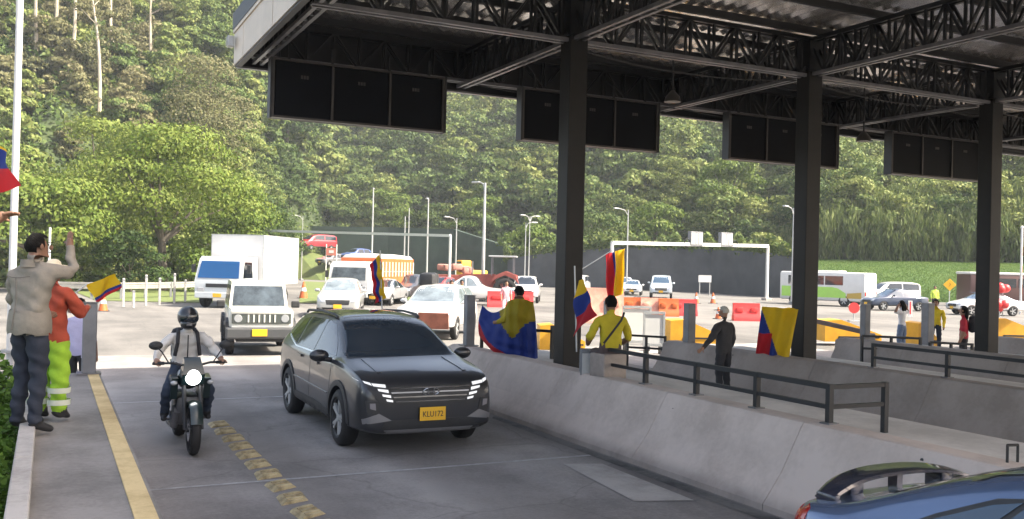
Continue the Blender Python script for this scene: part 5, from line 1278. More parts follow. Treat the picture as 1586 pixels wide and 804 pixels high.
# ---- motorcycle with its rider
def motorcycle(loc, rz):
    t = thing('motorcycle', 'dark teal motorcycle with a lit round headlight, coming down the left of the lane', 'motorcycle', loc, rz)
    mt = paint('moto_teal', (0.006, 0.022, 0.024), .3)
    for y, nm in ((.68, 'front'), (-.66, 'rear')):
        r = .305 if nm == 'front' else .31; w = .11 if nm == 'front' else .14
        b = MB(); b.lathe([(-w*.35, r*.80), (-w*.5, r*.86), (-w*.38, r*.95), (0, r), (w*.38, r*.95), (w*.5, r*.86), (w*.35, r*.80)], 'X', 36); wh = b.build('wheel', M_rubber, t, True, 40); wh.location = (0, y, r)
        b = MB(); b.lathe([(-.03, r*.82), (-.03, r*.74), (.03, r*.74), (.03, r*.82)], 'X', 30)
        for k in range(6): a = PI*k/3; b.beam((0, .04*math.cos(a), .04*math.sin(a)), (0, r*.75*math.cos(a), r*.75*math.sin(a)), .03, .025)
        b.tube((-.08, 0, 0), (.08, 0, 0), .03); b.build('rim', M_blackp, wh)
        if nm == 'front': b = MB(); b.lathe([(.055, .05), (.055, .14), (.06, .14), (.06, .05)], 'X', 24); b.build('brake_disc', M_chrome, wh)
    b = MB()
    for s in (-1, 1): b.tube((s*.095, .68, .305), (s*.095, .45, .86), .024, .027, 10)
    b.build('fork', M_blackp, t, True)
    b = MB(); b.lathe([(-.07, .325), (0, .345), (.07, .325)], 'X', 40)
    bmesh.ops.delete(b.bm, geom=[v for v in b.bm.verts if v.co.z < .06 and not (v.co.y < -.10 and v.co.z > -.05)], context='VERTS'); bmesh.ops.solidify(b.bm, geom=b.bm.faces[:], thickness=.008); f = b.build('front_mudguard', mt, t, True); f.location = (0, .68, .31)
    b = MB(); b.ball((0, .10, .86), .2, 18, (.72, 1.35, .72)); b.build('fuel_tank', mt, t, True)
    b = MB(); b.prism([(.52, .82), (.60, .95), (.50, 1.10), (.40, 1.14), (.30, .92), (.38, .78)], -.13, .13, 'X')
    for v in b.bm.verts:
        if v.co.z > 1.05: v.co.x *= .75
    b.bevel(.03); b.build('front_fairing', mt, t, True, 40)
    for s in (-1, 1):
        b = MB(); b.prism([(.42, .88), (.30, .62), (-.05, .58), (-.05, .80), (.22, .92)], s*.15, s*.23, 'X'); b.bevel(.02); b.build('side_panel', mt, t, True, 40)
    b = MB(); b.lathe([(0, .001), (-.012, .06), (-.03, .085), (-.06, .092)], 'Y', 24, (0, .625, .91)); b.build('headlight', mat('lit_headlight', (0.9, 0.92, 0.95), .2, emit=((1, 1, .97), 3.0)), t, True)
    b = MB(); b.box((0, -.35, .83), (.26, .62, .09), bev=.04); b.build('seat', M_blackp, t, True, 40)
    b = MB(); b.prism([(-.55, .78), (-.95, .92), (-.98, .98), (-.5, .90)], -.10, .10, 'X'); b.bevel(.02); b.build('tail', mt, t, True, 40)
    b = MB(); b.box((0, -.02, .46), (.30, .46, .36), bev=.06); b.tube((-.17, .1, .42), (.17, .1, .42), .10, .10, 16); b.build('engine', mat('engine_metal', (0.09, 0.09, 0.095), .45, .6), t, True, 40)
    b = MB(); b.path([(.14, .2, .45), (.16, .15, .28), (.17, -.2, .27), (.19, -.72, .42)], .045, 10); b.build('exhaust', M_steel_edge, t, True)
    b = MB(); b.beam((-.10, 0, .40), (-.10, -.66, .31), .05, .05); b.beam((.10, 0, .40), (.10, -.66, .31), .05, .05); b.build('swing_arm', M_blackp, t)
    b = MB(); b.path([(-.40, .20, 1.05), (-.22, .38, 1.07), (0, .42, 1.02), (.22, .38, 1.07), (.40, .20, 1.05)], .014, 8); b.build('handlebar', M_blackp, t, True)
    for s in (-1, 1):
        b = MB(); b.tube((s*.31, .29, 1.06), (s*.42, .19, 1.05), .02, .02, 10); b.path([(s*.30, .33, 1.06), (s*.44, .26, 1.05)], .008, 6); b.build('grip', M_rubber, t, True)
        b = MB(); b.path([(s*.26, .35, 1.07), (s*.34, .36, 1.2), (s*.40, .34, 1.27)], .008, 6); b.ball((s*.41, .33, 1.28), .075, 12, (1.1, .35, .72)); b.build('mirror', M_blackp, t, True)
        b = MB(); b.ball((s*.21, .48, .84), .035, 10, (1.2, .8, .8)); b.build('indicator', M_lamp, t, True)
        b = MB(); b.tube((s*.12, -.08, .32), (s*.28, -.08, .32), .018); b.build('foot_peg', M_steel_edge, t)
    b = MB(); b.box((-.2, -.35, .60), (.10, .5, .34), bev=.03); b.build('side_cover', mt, t, True, 40)
    return t
ml = (1.60, 12.36, .004); motorcycle(ml, PI)
grey = cloth('pale_grey', (0.58, 0.56, 0.53), .12); jean = cloth('jeans', (0.024, 0.036, 0.062))
sp = dict(pel=(0, -.22, .93), spi=(0, -.19, 1.09), che=(0, -.12, 1.27), nec=(0, -.08, 1.42), jaw=(0, -.05, 1.50), hed=(0, -.06, 1.585), cro=(0, -.07, 1.66),
          shL=(-.19, -.11, 1.36), elL=(-.36, -.02, 1.14), wrL=(-.385, .16, 1.08), haL=(-.375, .235, 1.075), shR=(.19, -.11, 1.36), elR=(.36, -.02, 1.14), wrR=(.385, .16, 1.08), haR=(.375, .235, 1.075),
          hiL=(-.10, -.18, .88), knL=(-.25, .20, .72), anL=(-.25, -.10, .38), heL=(-.25, -.14, .34), toL=(-.27, .06, .33), hiR=(.10, -.18, .88), knR=(.25, .20, .72), anR=(.25, -.10, .38), heR=(.25, -.14, .34), toR=(.27, .06, .33))
t, J, k_ = person('motorcyclist in a pale grey jacket and dark full-face helmet', ml, PI, sp, 1.72, grey, jean, C_shoe, SKIN, True, 1.12, 1.1, None, None, .86, (('L', Vector((0, .35, -.9))), ('R', Vector((0, .35, -.9)))), dict(noface=True), wrinkle=1.4, lev=3)
hm = paint('helmet_dark', (0.020, 0.022, 0.026), .3)
b = MB(); b.ball((0, 0, .02), .138, 22, (.93, 1.10, 1.0)); b.ball((0, .055, -.065), .105, 18, (.95, 1.0, .75)); b.build('helmet', hm, t, True).location = J['hed']
h = t.children[-1]
b = MB(); b.lathe([(-.035, .138), (.0, .148), (.045, .142)], 'Z', 30)
bmesh.ops.delete(b.bm, geom=[v for v in b.bm.verts if v.co.y < .035], context='VERTS')
for v in b.bm.verts: v.co.y = v.co.y*1.09+.006; v.co.x *= .9
bmesh.ops.solidify(b.bm, geom=b.bm.faces[:], thickness=.004); b.build('visor', M_glass, h, True)
b = MB(); b.box((0, .155, -.075), (.07, .012, .02), bev=.004); b.build('chin_vent', M_steel_edge, h)
for s in (-1, 1):
    b = MB(); b.path([(s*.10, -.17, 1.44), (s*.115, -.02, 1.40), (s*.125, .02, 1.28), (s*.15, -.02, 1.12)], .024, 8); b.build('backpack_strap', C_dark, t, True)
b = MB(); b.path([(0, .02, 1.38), (0, .012, 1.2), (0, -.03, 1.0)], .008, 6); b.build('zip', C_dark, t, True)
b = MB(); b.box((0, -.36, 1.24), (.32, .18, .42), bev=.07); b.build('backpack', C_dark, t, True, 40)

# ---- people on and behind the islands
FB = [((.50, .33, .0)), ]
def flag(name, label, c00, c10, c11, c01, order=('y', 'b', 'r'), waves=2.2, amp=.07, n=28, seed=1, along='v', group='yellow, blue and red flags', split=(.5, .75), pole=None, fold=0.0, paint_fn=None):
    """cloth patch between four corners; stripes along u or v"""
    cm = {'y': mat('flag_yellow', (0.72, 0.52, 0.015), .75, var=.06), 'b': mat('flag_blue', (0.022, 0.055, 0.30), .75, var=.1), 'r': mat('flag_red', (0.52, 0.020, 0.035), .75, var=.1)}
    t = thing(name, label, 'flag', c00, 0, group); o = Vector(c00)
    C = [Vector(c)-o for c in (c00, c10, c11, c01)]
    nrm = (C[1]-C[0]).cross(C[3]-C[0]).normalized(); rs = random.Random(seed); ph = rs.uniform(0, 6); ph2 = rs.uniform(0, 6)
    b = MB(); V = []
    for i in range(n+1):
        row = []
        for j in range(n+1):
            u, v = i/n, j/n
            p_ = (C[0]*(1-u)+C[1]*u)*(1-v)+(C[3]*(1-u)+C[2]*u)*v
            w = amp*(math.sin(u*waves*2*PI+v*2.1+ph)*(.4+.6*u)+.45*math.sin(u*waves*4.4+v*6+ph2))
            p_ += nrm*w; p_.z -= fold*math.sin(PI*u)*(.5+.5*v)
            row.append(b.bm.verts.new(p_))
        V.append(row)
    for i in range(n):
        for j in range(n):
            f = b.bm.faces.new((V[i][j], V[i+1][j], V[i+1][j+1], V[i][j+1])); s = ((j if along == 'v' else i)+.5)/n
            f.material_index = 0 if s < split[0] else (1 if s < split[1] else 2)
            if paint_fn: f.material_index = paint_fn((i+.5)/n, (j+.5)/n)
    bmesh.ops.solidify(b.bm, geom=b.bm.faces[:], thickness=.006)
    b.build('flag_cloth', [cm[k] for k in order], t, True)
    if pole:
        b = MB(); b.tube(Vector(pole[0])-o, Vector(pole[1])-o, pole[2] if len(pole) > 2 else .012, None, 8); b.build('pole', M_galv, t)
    return t
# seated flag wearer on the end railing
dk = D(805, 443, 16.2)
gd = cloth('mustard', (0.36, 0.29, 0.02), .2)
t, J, k_ = person('person with black hair sitting on the island end wrapped in a flag cape', (dk.x, dk.y, dk.z-1.73), R(5), {**seated(), 'elL': (-.30, -.05, 1.16), 'wrL': (-.42, .05, 1.1), 'haL': (-.48, .08, 1.1)}, 1.72, gd, cloth('olive', (0.12, 0.12, 0.09)), C_shoe, SKIN, True, 1.3, 1.0, None, 'short', .8)
cape_pts = [[D(x, y, d_) for (x, y, d_) in row] for row in (
    [(747, 473, 17.3), (762, 484, 16.9), (780, 478, 16.3), (788, 466, 15.9), (806, 463, 15.75), (826, 468, 15.9)],
    [(743, 487, 17.2), (757, 502, 16.7), (775, 502, 16.2), (790, 490, 15.75), (808, 486, 15.65), (829, 488, 15.85)],
    [(741, 500, 17.1), (755, 519, 16.5), (776, 523, 16.1), (796, 520, 15.75), (813, 508, 15.70), (830, 505, 15.85)],
    [(741, 512, 17.1), (757, 534, 16.4), (780, 541, 16.0), (803, 540, 15.8), (818, 537, 15.75), (832, 530, 15.85)],
    [(742, 520, 17.1), (762, 543, 16.4), (786, 553, 16.0), (806, 557, 15.8), (822, 556, 15.75), (833, 555, 15.85)])]
t = thing('flag', 'large flag worn as a cape by the seated person and pulled to the grey post', 'flag', cape_pts[0][0], 0, 'yellow, blue and red flags'); o0 = cape_pts[0][0]
def catmull(P, s):
    i = min(int(s), len(P)-2); f = s-i; p0 = P[max(i-1, 0)]; p1 = P[i]; p2 = P[i+1]; p3 = P[min(i+2, len(P)-1)]
    return .5*((2*p1)+(p2-p0)*f+(2*p0-5*p1+4*p2-p3)*f*f+(3*p1-p0-3*p2+p3)*f**3)
b = MB(); V = []; N1, N2 = 40, 34
for i in range(N1+1):
    col = [catmull(row, i/N1*5) for row in cape_pts]; V.append([b.bm.verts.new(catmull(col, j/N2*4)-o0+Vector((SY, CY, 0))*(.035*math.sin(i*.95+j*.25)+.02*math.sin(j*.8-i*.3))) for j in range(N2+1)])
for i in range(N1):
    for j in range(N2):
        f = b.bm.faces.new((V[i][j], V[i+1][j], V[i+1][j+1], V[i][j+1])); u = i/N1; v = j/N2
        # yellow over the back, blue sweeping down, red along the far lower edge
        ye = u > .30 and v < (.52*min(1, (u-.30)/.24) if u < .54 else .52-.15*(u-.54)/.46)
        f.material_index = 0 if ye else (2 if v > .44+1.05*u and u < .48 else 1)
bmesh.ops.solidify(b.bm, geom=b.bm.faces[:], thickness=.006)
b.build('flag_cloth', [mat('flag_mustard', (0.40, 0.32, 0.015), .8, var=.1), mat('flag_blue', (0, 0, 0)), mat('flag_red', (0, 0, 0))] if 'flag_blue' in MATS else [mat('flag_mustard', (0.40, 0.32, 0.015), .8, var=.1), mat('flag_blue', (0.022, 0.055, 0.30), .75, var=.1), mat('flag_red', (0.52, 0.020, 0.035), .75, var=.1)], t, True)
# yellow shirt with a strap, sitting at the railing end
sy = cloth('yellow_shirt', (0.44, 0.36, 0.015), .14); C_br = cloth('brown', (0.07, 0.05, 0.05))
pp = D(945, 545, 13.1)
t, J, k_ = person('man in a yellow shirt with a dark strap across his back, sitting by the railing', (pp.x, pp.y, pp.z-.92), R(-12), {**seated(), 'elL': (-.30, .05, 1.12), 'wrL': (-.24, .28, 1.02), 'elR': (.30, .05, 1.12), 'wrR': (.24, .28, 1.02), 'haL': (-.22, .35, 1.02), 'haR': (.22, .35, 1.02)}, 1.70, sy, C_br, C_shoe, SKIN2, False, 1.12, 1.05, None, 'short', .84)
b = MB(); b.path([(.17, -.06, 1.47), (.10, -.15, 1.38), (-.03, -.172, 1.22), (-.15, -.14, 1.05)], .016, 8); b.build('bag_strap', C_dark, t, True)
b = MB(); b.box((0, 0, .22), (.40, .34, .44), bev=.02); sb = b.build('concrete_block', M_conc2); sb.location = (pp.x, pp.y+.05, .72); sb.rotation_euler.z = .1; tag(sb, 'low concrete block under the man in the yellow shirt', 'block')
b = MB(); b.box((0, 0, .23), (.34, .30, .46), bev=.02); c = b.build('cabinet_body', M_bollard); cq = D(916, 575, 13.5); cb = thing('meter_cabinet', 'small grey cabinet on the island left of the man in the yellow shirt', 'cabinet', (cq.x, cq.y, .72), -YAW); c.parent = cb
b = MB(); b.box((-.02, -.155, .24), (.26, .015, .34), bev=.004); b.build('cabinet_door', M_galv, cb)
# man in dark jacket on the second lane
dj = cloth('charcoal', (0.035, 0.033, 0.035), .2)
pp = D(1121, 530, 17.0)
t, J, k_ = person('man in a dark jacket and pale cap on the lane behind the nearest barrier', (pp.x, pp.y, 0.004), R(15), dict(elL=(-.36, .0, 1.16), wrL=(-.58, .04, .98), haL=(-.65, .05, .94), shL=(-.20, 0, 1.39)), 1.70, dj, C_dark, C_shoe, SKIN, True, 1.25, 1.1, None, 'cap', .86, (('L', Vector((0, .1, -.15))),), dict(capmat=cloth('cap_beige', (0.45, 0.42, 0.36))))
pp = D(1396, 530, 27.0)
person('woman with dark hair and a white top, hands on her head', (pp.x, pp.y, 0.0), R(10), dict(elL=(-.36, .02, 1.36), wrL=(-.20, .02, 1.58), haL=(-.14, .0, 1.62), elR=(.36, .02, 1.36), wrR=(.20, .02, 1.58), haR=(.14, .0, 1.62)), 1.62, wc, cloth('pale_jeans', (0.14, 0.19, 0.28)), C_shoe, SKIN2, False, .95, 1.15, None, 'long', .98)
pp = D(1448, 530, 27.5)
person('person in a bright yellow jacket right of the grey post', (pp.x, pp.y, 0.0), R(120), dict(elR=(.30, .15, 1.2), wrR=(.30, .40, 1.15), haR=(.30, .47, 1.14)), 1.66, yc, C_navy, C_shoe, SKIN, True, 1.1, 1.0, None, 'short', .95)
pp = D(1492, 530, 22.0)
t, J, k_ = person('person in a red top with a dark backpack left of the third column', (pp.x, pp.y, 0.0), R(30), None, 1.66, cloth('red_top', (0.42, 0.02, 0.04)), C_dark, C_shoe, SKIN, False, 1.1, 1.0, None, 'long', .95)
b = MB(); b.box((.12, -.17, 1.25), (.26, .16, .40), bev=.06); b.build('backpack', C_dark, t, True, 40)
pp = G(1457, 484); person('person in a neon vest far off beside the white van', (pp.x, pp.y+.5, 0), R(150), None, 1.72, cloth('neon', (0.60, 0.75, 0.10)), C_dark, C_shoe, SKIN, True, 1.1, 1.0)
pp = G(714, 494); person('pedestrian in yellow walking in front of the white pickup', (pp.x, pp.y, 0), R(170), dict(elL=(-.30, .1, 1.16), wrL=(-.2, .3, 1.2)), 1.68, yc, cloth('khaki', (.30, .2, .05)), C_shoe, SKIN2, False, 1.0, 1.0)
pp = G(698, 500); person('pedestrian in white between the yellow pedestrian and the white cars', (pp.x, pp.y, 0), R(150), None, 1.70, wc, cloth('pale_trousers', (.5, .48, .45)), C_shoe, SKIN2, True, 1.0, 1.0)
pp = G(783, 494); person('person in a pink shirt near the red plastic barrier behind the flag cape', (pp.x, pp.y, 0), R(170), None, 1.68, cloth('pink', (.6, .33, .36)), wc, C_shoe, SKIN, False, 1.0, 1.0)
hw = D(9, 331, 5.3); Mr = Matrix.Rotation(R(-60), 3, 'Z') @ Vector((.50, .33, 0))
t, J, k_ = person('person at the left edge whose arm reaches for the flag', (hw.x-Mr.x, hw.y-Mr.y, hw.z-1.70*1.74/1.72), R(-60), dict(elR=(.34, .10, 1.50), wrR=(.46, .28, 1.66), haR=(.50, .33, 1.70)), 1.74, cloth('maroon', (.12, .03, .03)), C_navy, C_shoe, SKIN2, False, 1.0, 1.0, None, 'short', .9, (('R', Vector((.3, .3, 0))),))
# people standing in red far right, by the dark bus
pp = G(1553, 494); person('person in red beside the white car near the third column', (pp.x-.5, pp.y+.2, 0), R(200), None, 1.7, cloth('red_top', (.42, .02, .04)), C_dark, C_shoe, SKIN, False, 1.2, 1.0)

# ---------------------------------------------------------------- flags
f0 = D(-55, 205, 5.4); f1 = D(38, 286, 5.0); f2 = D(-10, 303, 5.3); f3 = D(-70, 300, 5.6)
flag('flag', 'flag reaching in at the left picture edge, blue over red', D(-62, 196, 5.6), D(3, 233, 5.2), D(38, 288, 5.0), D(-66, 312, 5.6), ('y', 'b', 'r'), 1.2, .03, seed=3, split=(.08, .52), pole=(D(-64, 190, 5.6), D(-50, 420, 5.6), .012))
flag('flag', 'flag held out flat above the grey post on the left island', D(136, 441, 14.2), D(178, 424, 14.6), D(186, 446, 14.7), D(150, 470, 14.3), ('y', 'b', 'r'), 1.3, .05, seed=4, split=(.70, .85), pole=(D(134, 441, 14.2), D(112, 458, 13.4), .012))
flag('flag', 'upright furled flag rising behind the dark grey SUV roof', D(589, 393, 17.0), D(597, 462, 17.0), D(581, 470, 17.05), D(573, 410, 17.05), ('y', 'b', 'r'), 2.6, .05, seed=5, split=(.42, .72), pole=(D(589, 388, 17.02), D(592, 480, 17.02), .012))
flag('flag', 'flag hanging diagonally just right of the first column', D(893, 437, 13.6), D(889, 522, 13.4), D(924, 488, 13.1), D(903, 432, 13.4), ('y', 'b', 'r'), 1.4, .04, seed=6, along='u', split=(.32, .66), pole=(D(890, 412, 13.7), D(893, 545, 13.55), .012))
flag('flag', 'tall flag hung lengthwise behind the dark post, red and yellow strips apart', D(936, 395, 26.5), D(970, 384, 26.2), D(967, 454, 26.2), D(942, 464, 26.5), ('r', 'b', 'y'), 2.3, .14, seed=7, along='u', split=(.36, .46), pole=(D(890, 424, 26.6), D(948, 388, 26.4), .015))
c2 = (4.32+4.95+3.08, 12.9)
flag('flag', 'flag draped on the second column, mostly yellow', D(1180, 475, 16.75), D(1236, 478, 16.6), D(1222, 553, 16.6), D(1170, 547, 16.9), ('y', 'b', 'r'), 2.6, .05, seed=8, n=52, paint_fn=lambda u, v: 2 if (v > .56 and u < .40) else (0 if u-v*.70 > -.04 else 1), split=(.6, .8))
# ---------------------------------------------------------------- light poles
def pole(label, px, py, top, d_=None, arm=1.2, double=False, r=.09, name='street_lamp', rz=0, grp='lamp poles on the plaza', m=M_galv, heads=True):
    p = G(px, py) if d_ is None else None
    if d_ is not None: q = D(px, py, d_); p = Vector((q.x, q.y, 0))
    dist = p.x*SY+p.y*CY
    h = D(px, top, dist).z
    t = thing(name, label, 'street lamp', (p.x, p.y, 0), rz, grp)
    b = MB(); b.tube((0, 0, 0), (0, 0, h), r, r*.55, 10); b.build('pole', m, t, True)
    b = MB(); b.box((0, 0, .12), (.35, .35, .24), bev=.02); b.build('base', M_bollard, t)
    if heads:
        for s in ((1, -1) if double else (1,)):
            b = MB(); b.path([(0, 0, h-.5), (s*arm*.35, 0, h-.05), (s*arm, 0, h+.08)], .035, 6); b.build('arm', m, t, True)
            b = MB(); b.box((s*(arm+.25), 0, h+.06), (.6, .22, .10), bev=.03); b.build('lamp_head', M_galv, t, True, 40)
    return t
pole('tall pale lamp pole behind the white pickup', 747, 466, 283, None, .5, r=.14, rz=R(120))
pole('pale lamp pole right of the cargo truck', 660, 455, 308, 76, .4, rz=R(80))
pole('thin lamp pole high against the trees left of the valley', 575, 430, 292, 92, .4, rz=R(70), r=.11)
pole('curved lamp pole right of the gantry beam end', 705, 440, 338, 86, 1.0, r=.08, rz=R(200))
pole('twin-stemmed lamp pole left of the first column, one of its stems', 812, 450, 345, 84, .6, r=.06)
pole('lamp pole with a double head left of the first column', 818, 450, 335, 84, .7, True, r=.06, rz=R(20))
pole('curved lamp pole above the hanging banner', 970, 450, 325, 84, 1.2, r=.08, rz=R(190))
pole('lamp pole just left of the second column', 1226, 472, 322, None, 1.0, r=.10, rz=R(200))
pole('slim lamp pole above the red vehicle', 467, 420, 335, 112, 1.0, r=.07, rz=R(200))
pole('slim lamp pole above the box truck', 413, 420, 332, 108, .9, r=.07, rz=R(200))
pole('leaning stem of the twin mast behind the cargo truck', 625, 440, 335, 90, .3, r=.09, heads=False)
pole('upright stem of the twin mast behind the cargo truck', 631, 440, 322, 90, .3, r=.07, heads=False)
# mast at the left
p = D(20, 405, 15.5)
t = thing('mast', 'tall white mast behind the waving man', 'mast', (p.x, p.y, 0.0))
b = MB(); b.tube((0, 0, 0), (.0, 0, 8.6), .062, .052, 14); b.build('pole', M_white, t, True)
b = MB(); b.tube((0, 0, .72), (0, 0, .76), .16, .16, 14); b.build('base_flange', M_galv, t)
p = D(77, 380, 20); t = thing('sign_post', 'thin pale post left of the waving hand', 'post', (p.x, p.y, 0))
b = MB(); b.tube((0, 0, 0), (0, 0, D(77, 352, 20).z), .025); b.build('post', M_white, t)
b = MB(); b.box((0, 0, .05), (.2, .2, .1)); b.build('foot', M_conc, t)
# ---------------------------------------------------------------- gantries
def gantry(label, pa, pb, za, zb, r=.13, legs=(1, 1), boxes=()):
    t = thing('gantry', label, 'gantry', (pa.x, pa.y, 0), 0)
    v = Vector((pb.x-pa.x, pb.y-pa.y, 0)); L = v.length
    b = MB(); b.beam((0, 0, za), (v.x, v.y, zb), r*2); b.build('beam', M_white, t)
    for k, (q, z) in enumerate(((Vector((0, 0, 0)), za), (v, zb))):
        if legs[k]:
            b = MB(); b.tube(q, q+Vector((0, 0, z)), r*1.1, r, 10); b.build('leg', M_white, t, True)
            b = MB(); b.box(q+Vector((0, 0, .1)), (.6, .6, .2)); b.build('foot', M_conc, t)
    for f in boxes:
        p = v*f[0]+Vector((0, 0, za+(zb-za)*f[0]+.45)); a = math.atan2(v.y, v.x)
        b = MB(); b.box((0, 0, 0), (1.35, .35, 1.1), bev=.03); o = b.build('signal_box', M_bollard, t); o.location = p; o.rotation_euler.z = a
        b = MB(); b.box((0, -.185, 0), (.14, .02, .8)); b.build('light_bar', M_white, o)
        for s in (-1, 1): b = MB(); b.box((s*.42, -.182, 0), (.40, .015, .85)); b.build('panel', M_galv, o)
        b = MB(); b.lathe([(-.06, .30), (0, .34), (.06, .30)], 'Y', 16, (f[1]*1.0, -.1, -.35)); b.build('camera_ring', M_steel, o)
    return t
pa = D(946, 460, 68); pb = D(1187, 466, 78); za = D(946, 376, 68).z; zb = D(1187, 381, 78).z
gantry('white gantry with two signal boxes over the far road', pa, pb, za, zb, .13, (1, 1), ((.50, -1), (.70, 1)))
pa = D(400, 450, 88); pb = D(695, 470, 72); gantry('long thin grey gantry beam behind the box truck', pa, pb, D(400, 357, 88).z, D(695, 365, 72).z, .10)
# white road sign board on legs
p = G(1091, 456); dd = p.x*SY+p.y*CY
t = thing('road_sign', 'white rectangular signboard on two legs under the gantry', 'sign', D(1091, 458, 84), 0); t.location.z = 0; t.rotation_euler.z = -YAW
b = MB(); b.box((0, 0, 1.62), (1.15, .05, .62), bev=.01); b.build('board', M_white, t)
for s in (-1, 1):
    b = MB(); b.tube((s*.45, .04, 0), (s*.45, .04, 1.9), .04); b.build('leg', M_galv, t)
# yellow diamond sign
p = D(1470, 470, 70); z = D(1470, 441, 70).z
t = thing('warning_sign', 'yellow diamond warning sign in front of the grass bank', 'sign', (p.x, p.y, 0), -YAW-R(10))
b = MB(); b.box((0, 0, z), (.66, .03, .66), Matrix.Rotation(R(45), 3, 'Y'), .02); d = b.build('plate', mat('sign_yellow', (0.85, 0.45, 0.01), .4), t)
b = MB(); b.beam((-.08, -.022, z-.15), (.06, -.022, z+.02), .07, .01); b.beam((.06, -.022, z+.02), (-.04, -.022, z+.16), .07, .01); b.build('symbol', M_blackp, d)
b = MB(); b.tube((0, .04, 0), (0, .04, z), .035); b.build('post', M_galv, t)
# red and white pole
p = D(1580, 480, 62); h = D(1580, 352, 62).z
t = thing('striped_pole', 'slender red and white banded pole at the right edge', 'pole', (p.x, p.y, 0))
b = MB()
for k in range(9):
    b.mi = k % 2; b.tube((0, 0, h*k/9), (0, 0, h*(k+1)/9), .07, .07, 10)
b.build('post', [M_white, M_orange], t, True)
b = MB(); b.ball((0, 0, h), .1, 10); b.build('cap', M_white, t, True)
# red bundle of balloons/round lamps beside it
for k, (px, py, d_, lb) in enumerate(((1553, 447, 58, 'upper red round bundle beside the third column'), (1548, 471, 56, 'lower red round bundle beside the third column'))):
    p = D(px, py, d_); t = thing('red_bundle', lb, 'balloons', (p.x, p.y, 0)); rs = random.Random(k)
    b = MB()
    for q in range(5): b.ball((rs.uniform(-.3, .3), rs.uniform(-.2, .2), p.z+rs.uniform(-.3, .35)), .26, 12)
    b.build('balloon', M_redp, t, True)
    b = MB(); b.tube((0, 0, 0), (0, 0, p.z), .03); b.build('stick', M_galv, t)
# ---------------------------------------------------------------- water-filled barriers, wedges, gates
def wbar(label, px, py, L=1.2, h=.85, m=M_redp, rz=None, d_=None):
    p = G(px, py) if d_ is None else D(px, py, d_)
    t = thing('plastic_barrier', label, 'barrier', (p.x, p.y, 0), -YAW if rz is None else rz, 'plastic road barriers')
    b = MB(); b.prism([(-.28, 0), (.28, 0), (.26, .22), (.14, .38), (.11, h), (-.11, h), (-.14, .38), (-.26, .22)], -L/2, L/2, 'X'); b.bevel(.03); b.build('shell', m, t, True, 40)
    for s in (-1, 1):
        b = MB(); b.box((s*L*.28, -.155, h*.62), (L*.26, .06, h*.28), bev=.02); b.build('recess', m, t, True, 40)
    return t
wbar('red plastic road barrier left of the man in the dark jacket', 1060, 489, 1.25, .85)
wbar('red plastic road barrier right of the pale cap', 1155, 497, 1.25, .85)
wbar('red plastic road barrier behind the tractor and the flag cape', 790, 476, 2.6, .9, rz=-YAW+.1)
for k, (px, w_) in enumerate(((985, 1.3), (1010, 1.2), (1035, 1.0))):
    wbar(['pale orange plastic barrier directly below the yellow strip', 'orange and white plastic barrier at the middle of the row', 'orange plastic barrier at the right end of the row'][k], px, 488+k, w_, .9, M_orange if k != 1 else mat('faded_orange', (0.62, 0.30, 0.22), .6, var=.3))
p = G(925, 500); wbar('faded orange barrier seen between the flag and the dark post', 925, 500, 2.2, 1.5, mat('faded_orange', (0.62, 0.30, 0.22), .6, var=.3))
def wedge(label, loc, rz, L=2.0, w=.9, h=.85):
    t = thing('crash_cushion', label, 'crash cushion', loc, rz, 'yellow wedges before the islands')
    b = MB(); b.prism([(-L/2, 0), (L/2, 0), (L/2, h*.35), (-L*.22, h), (-L/2, h*.95)], -w/2, w/2, 'Y'); b.bevel(.04); b.build('shell', M_yel, t, True, 35)
    b = MB(); b.box((L*.10, -w/2-.01, h*.22), (L*.72, .02, .05)); b.box((-L*.25, -w/2-.01, h*.12), (.06, .02, h*.22)); b.build('dark_trim', M_blackp, t)
    return t
for k, (px, py, d_, L, lb) in enumerate(((1072, 530, 29, 1.6, 'yellow wedge left of the man in the dark jacket'), (1312, 528, 31, 1.9, 'yellow wedge just right of the second column'), (868, 540, 27, 1.3, 'yellow wedge hidden behind the first column'),
                                    (1562, 526, 31, 1.8, 'yellow wedge right of the third column'), (1425, 534, 29, .6, 'narrow yellow wedge beside the woman in the white top'))):
    p = D(px, py, d_); wedge(lb, (p.x, p.y, max(0, p.z)), -YAW+R(4), L, .9, .72)
# dark barrier arms
def arm(label, a, c_, z0, z1):
    t = thing('barrier_arm', label, 'barrier arm', (a.x, a.y, 0), 0, 'lowered dark barrier arms')
    v = Vector((c_.x-a.x, c_.y-a.y, 0)); b = MB(); b.beam((0, 0, z0), (v.x, v.y, z1), .09, .12); b.build('boom', mat('arm_brown', (0.09, 0.06, 0.05), .6, var=.3), t)
    b = MB(); b.box((v.x, v.y, z1/2), (.25, .25, z1), bev=.02); b.build('stand', M_bollard, t)
    return t
a = D(1240, 492, 27); c_ = D(1345, 516, 25); arm('dark barrier arm sloping right of the second column', a, c_, a.z, c_.z)
a = D(1165, 510, 27); c_ = D(1180, 520, 25.5); 
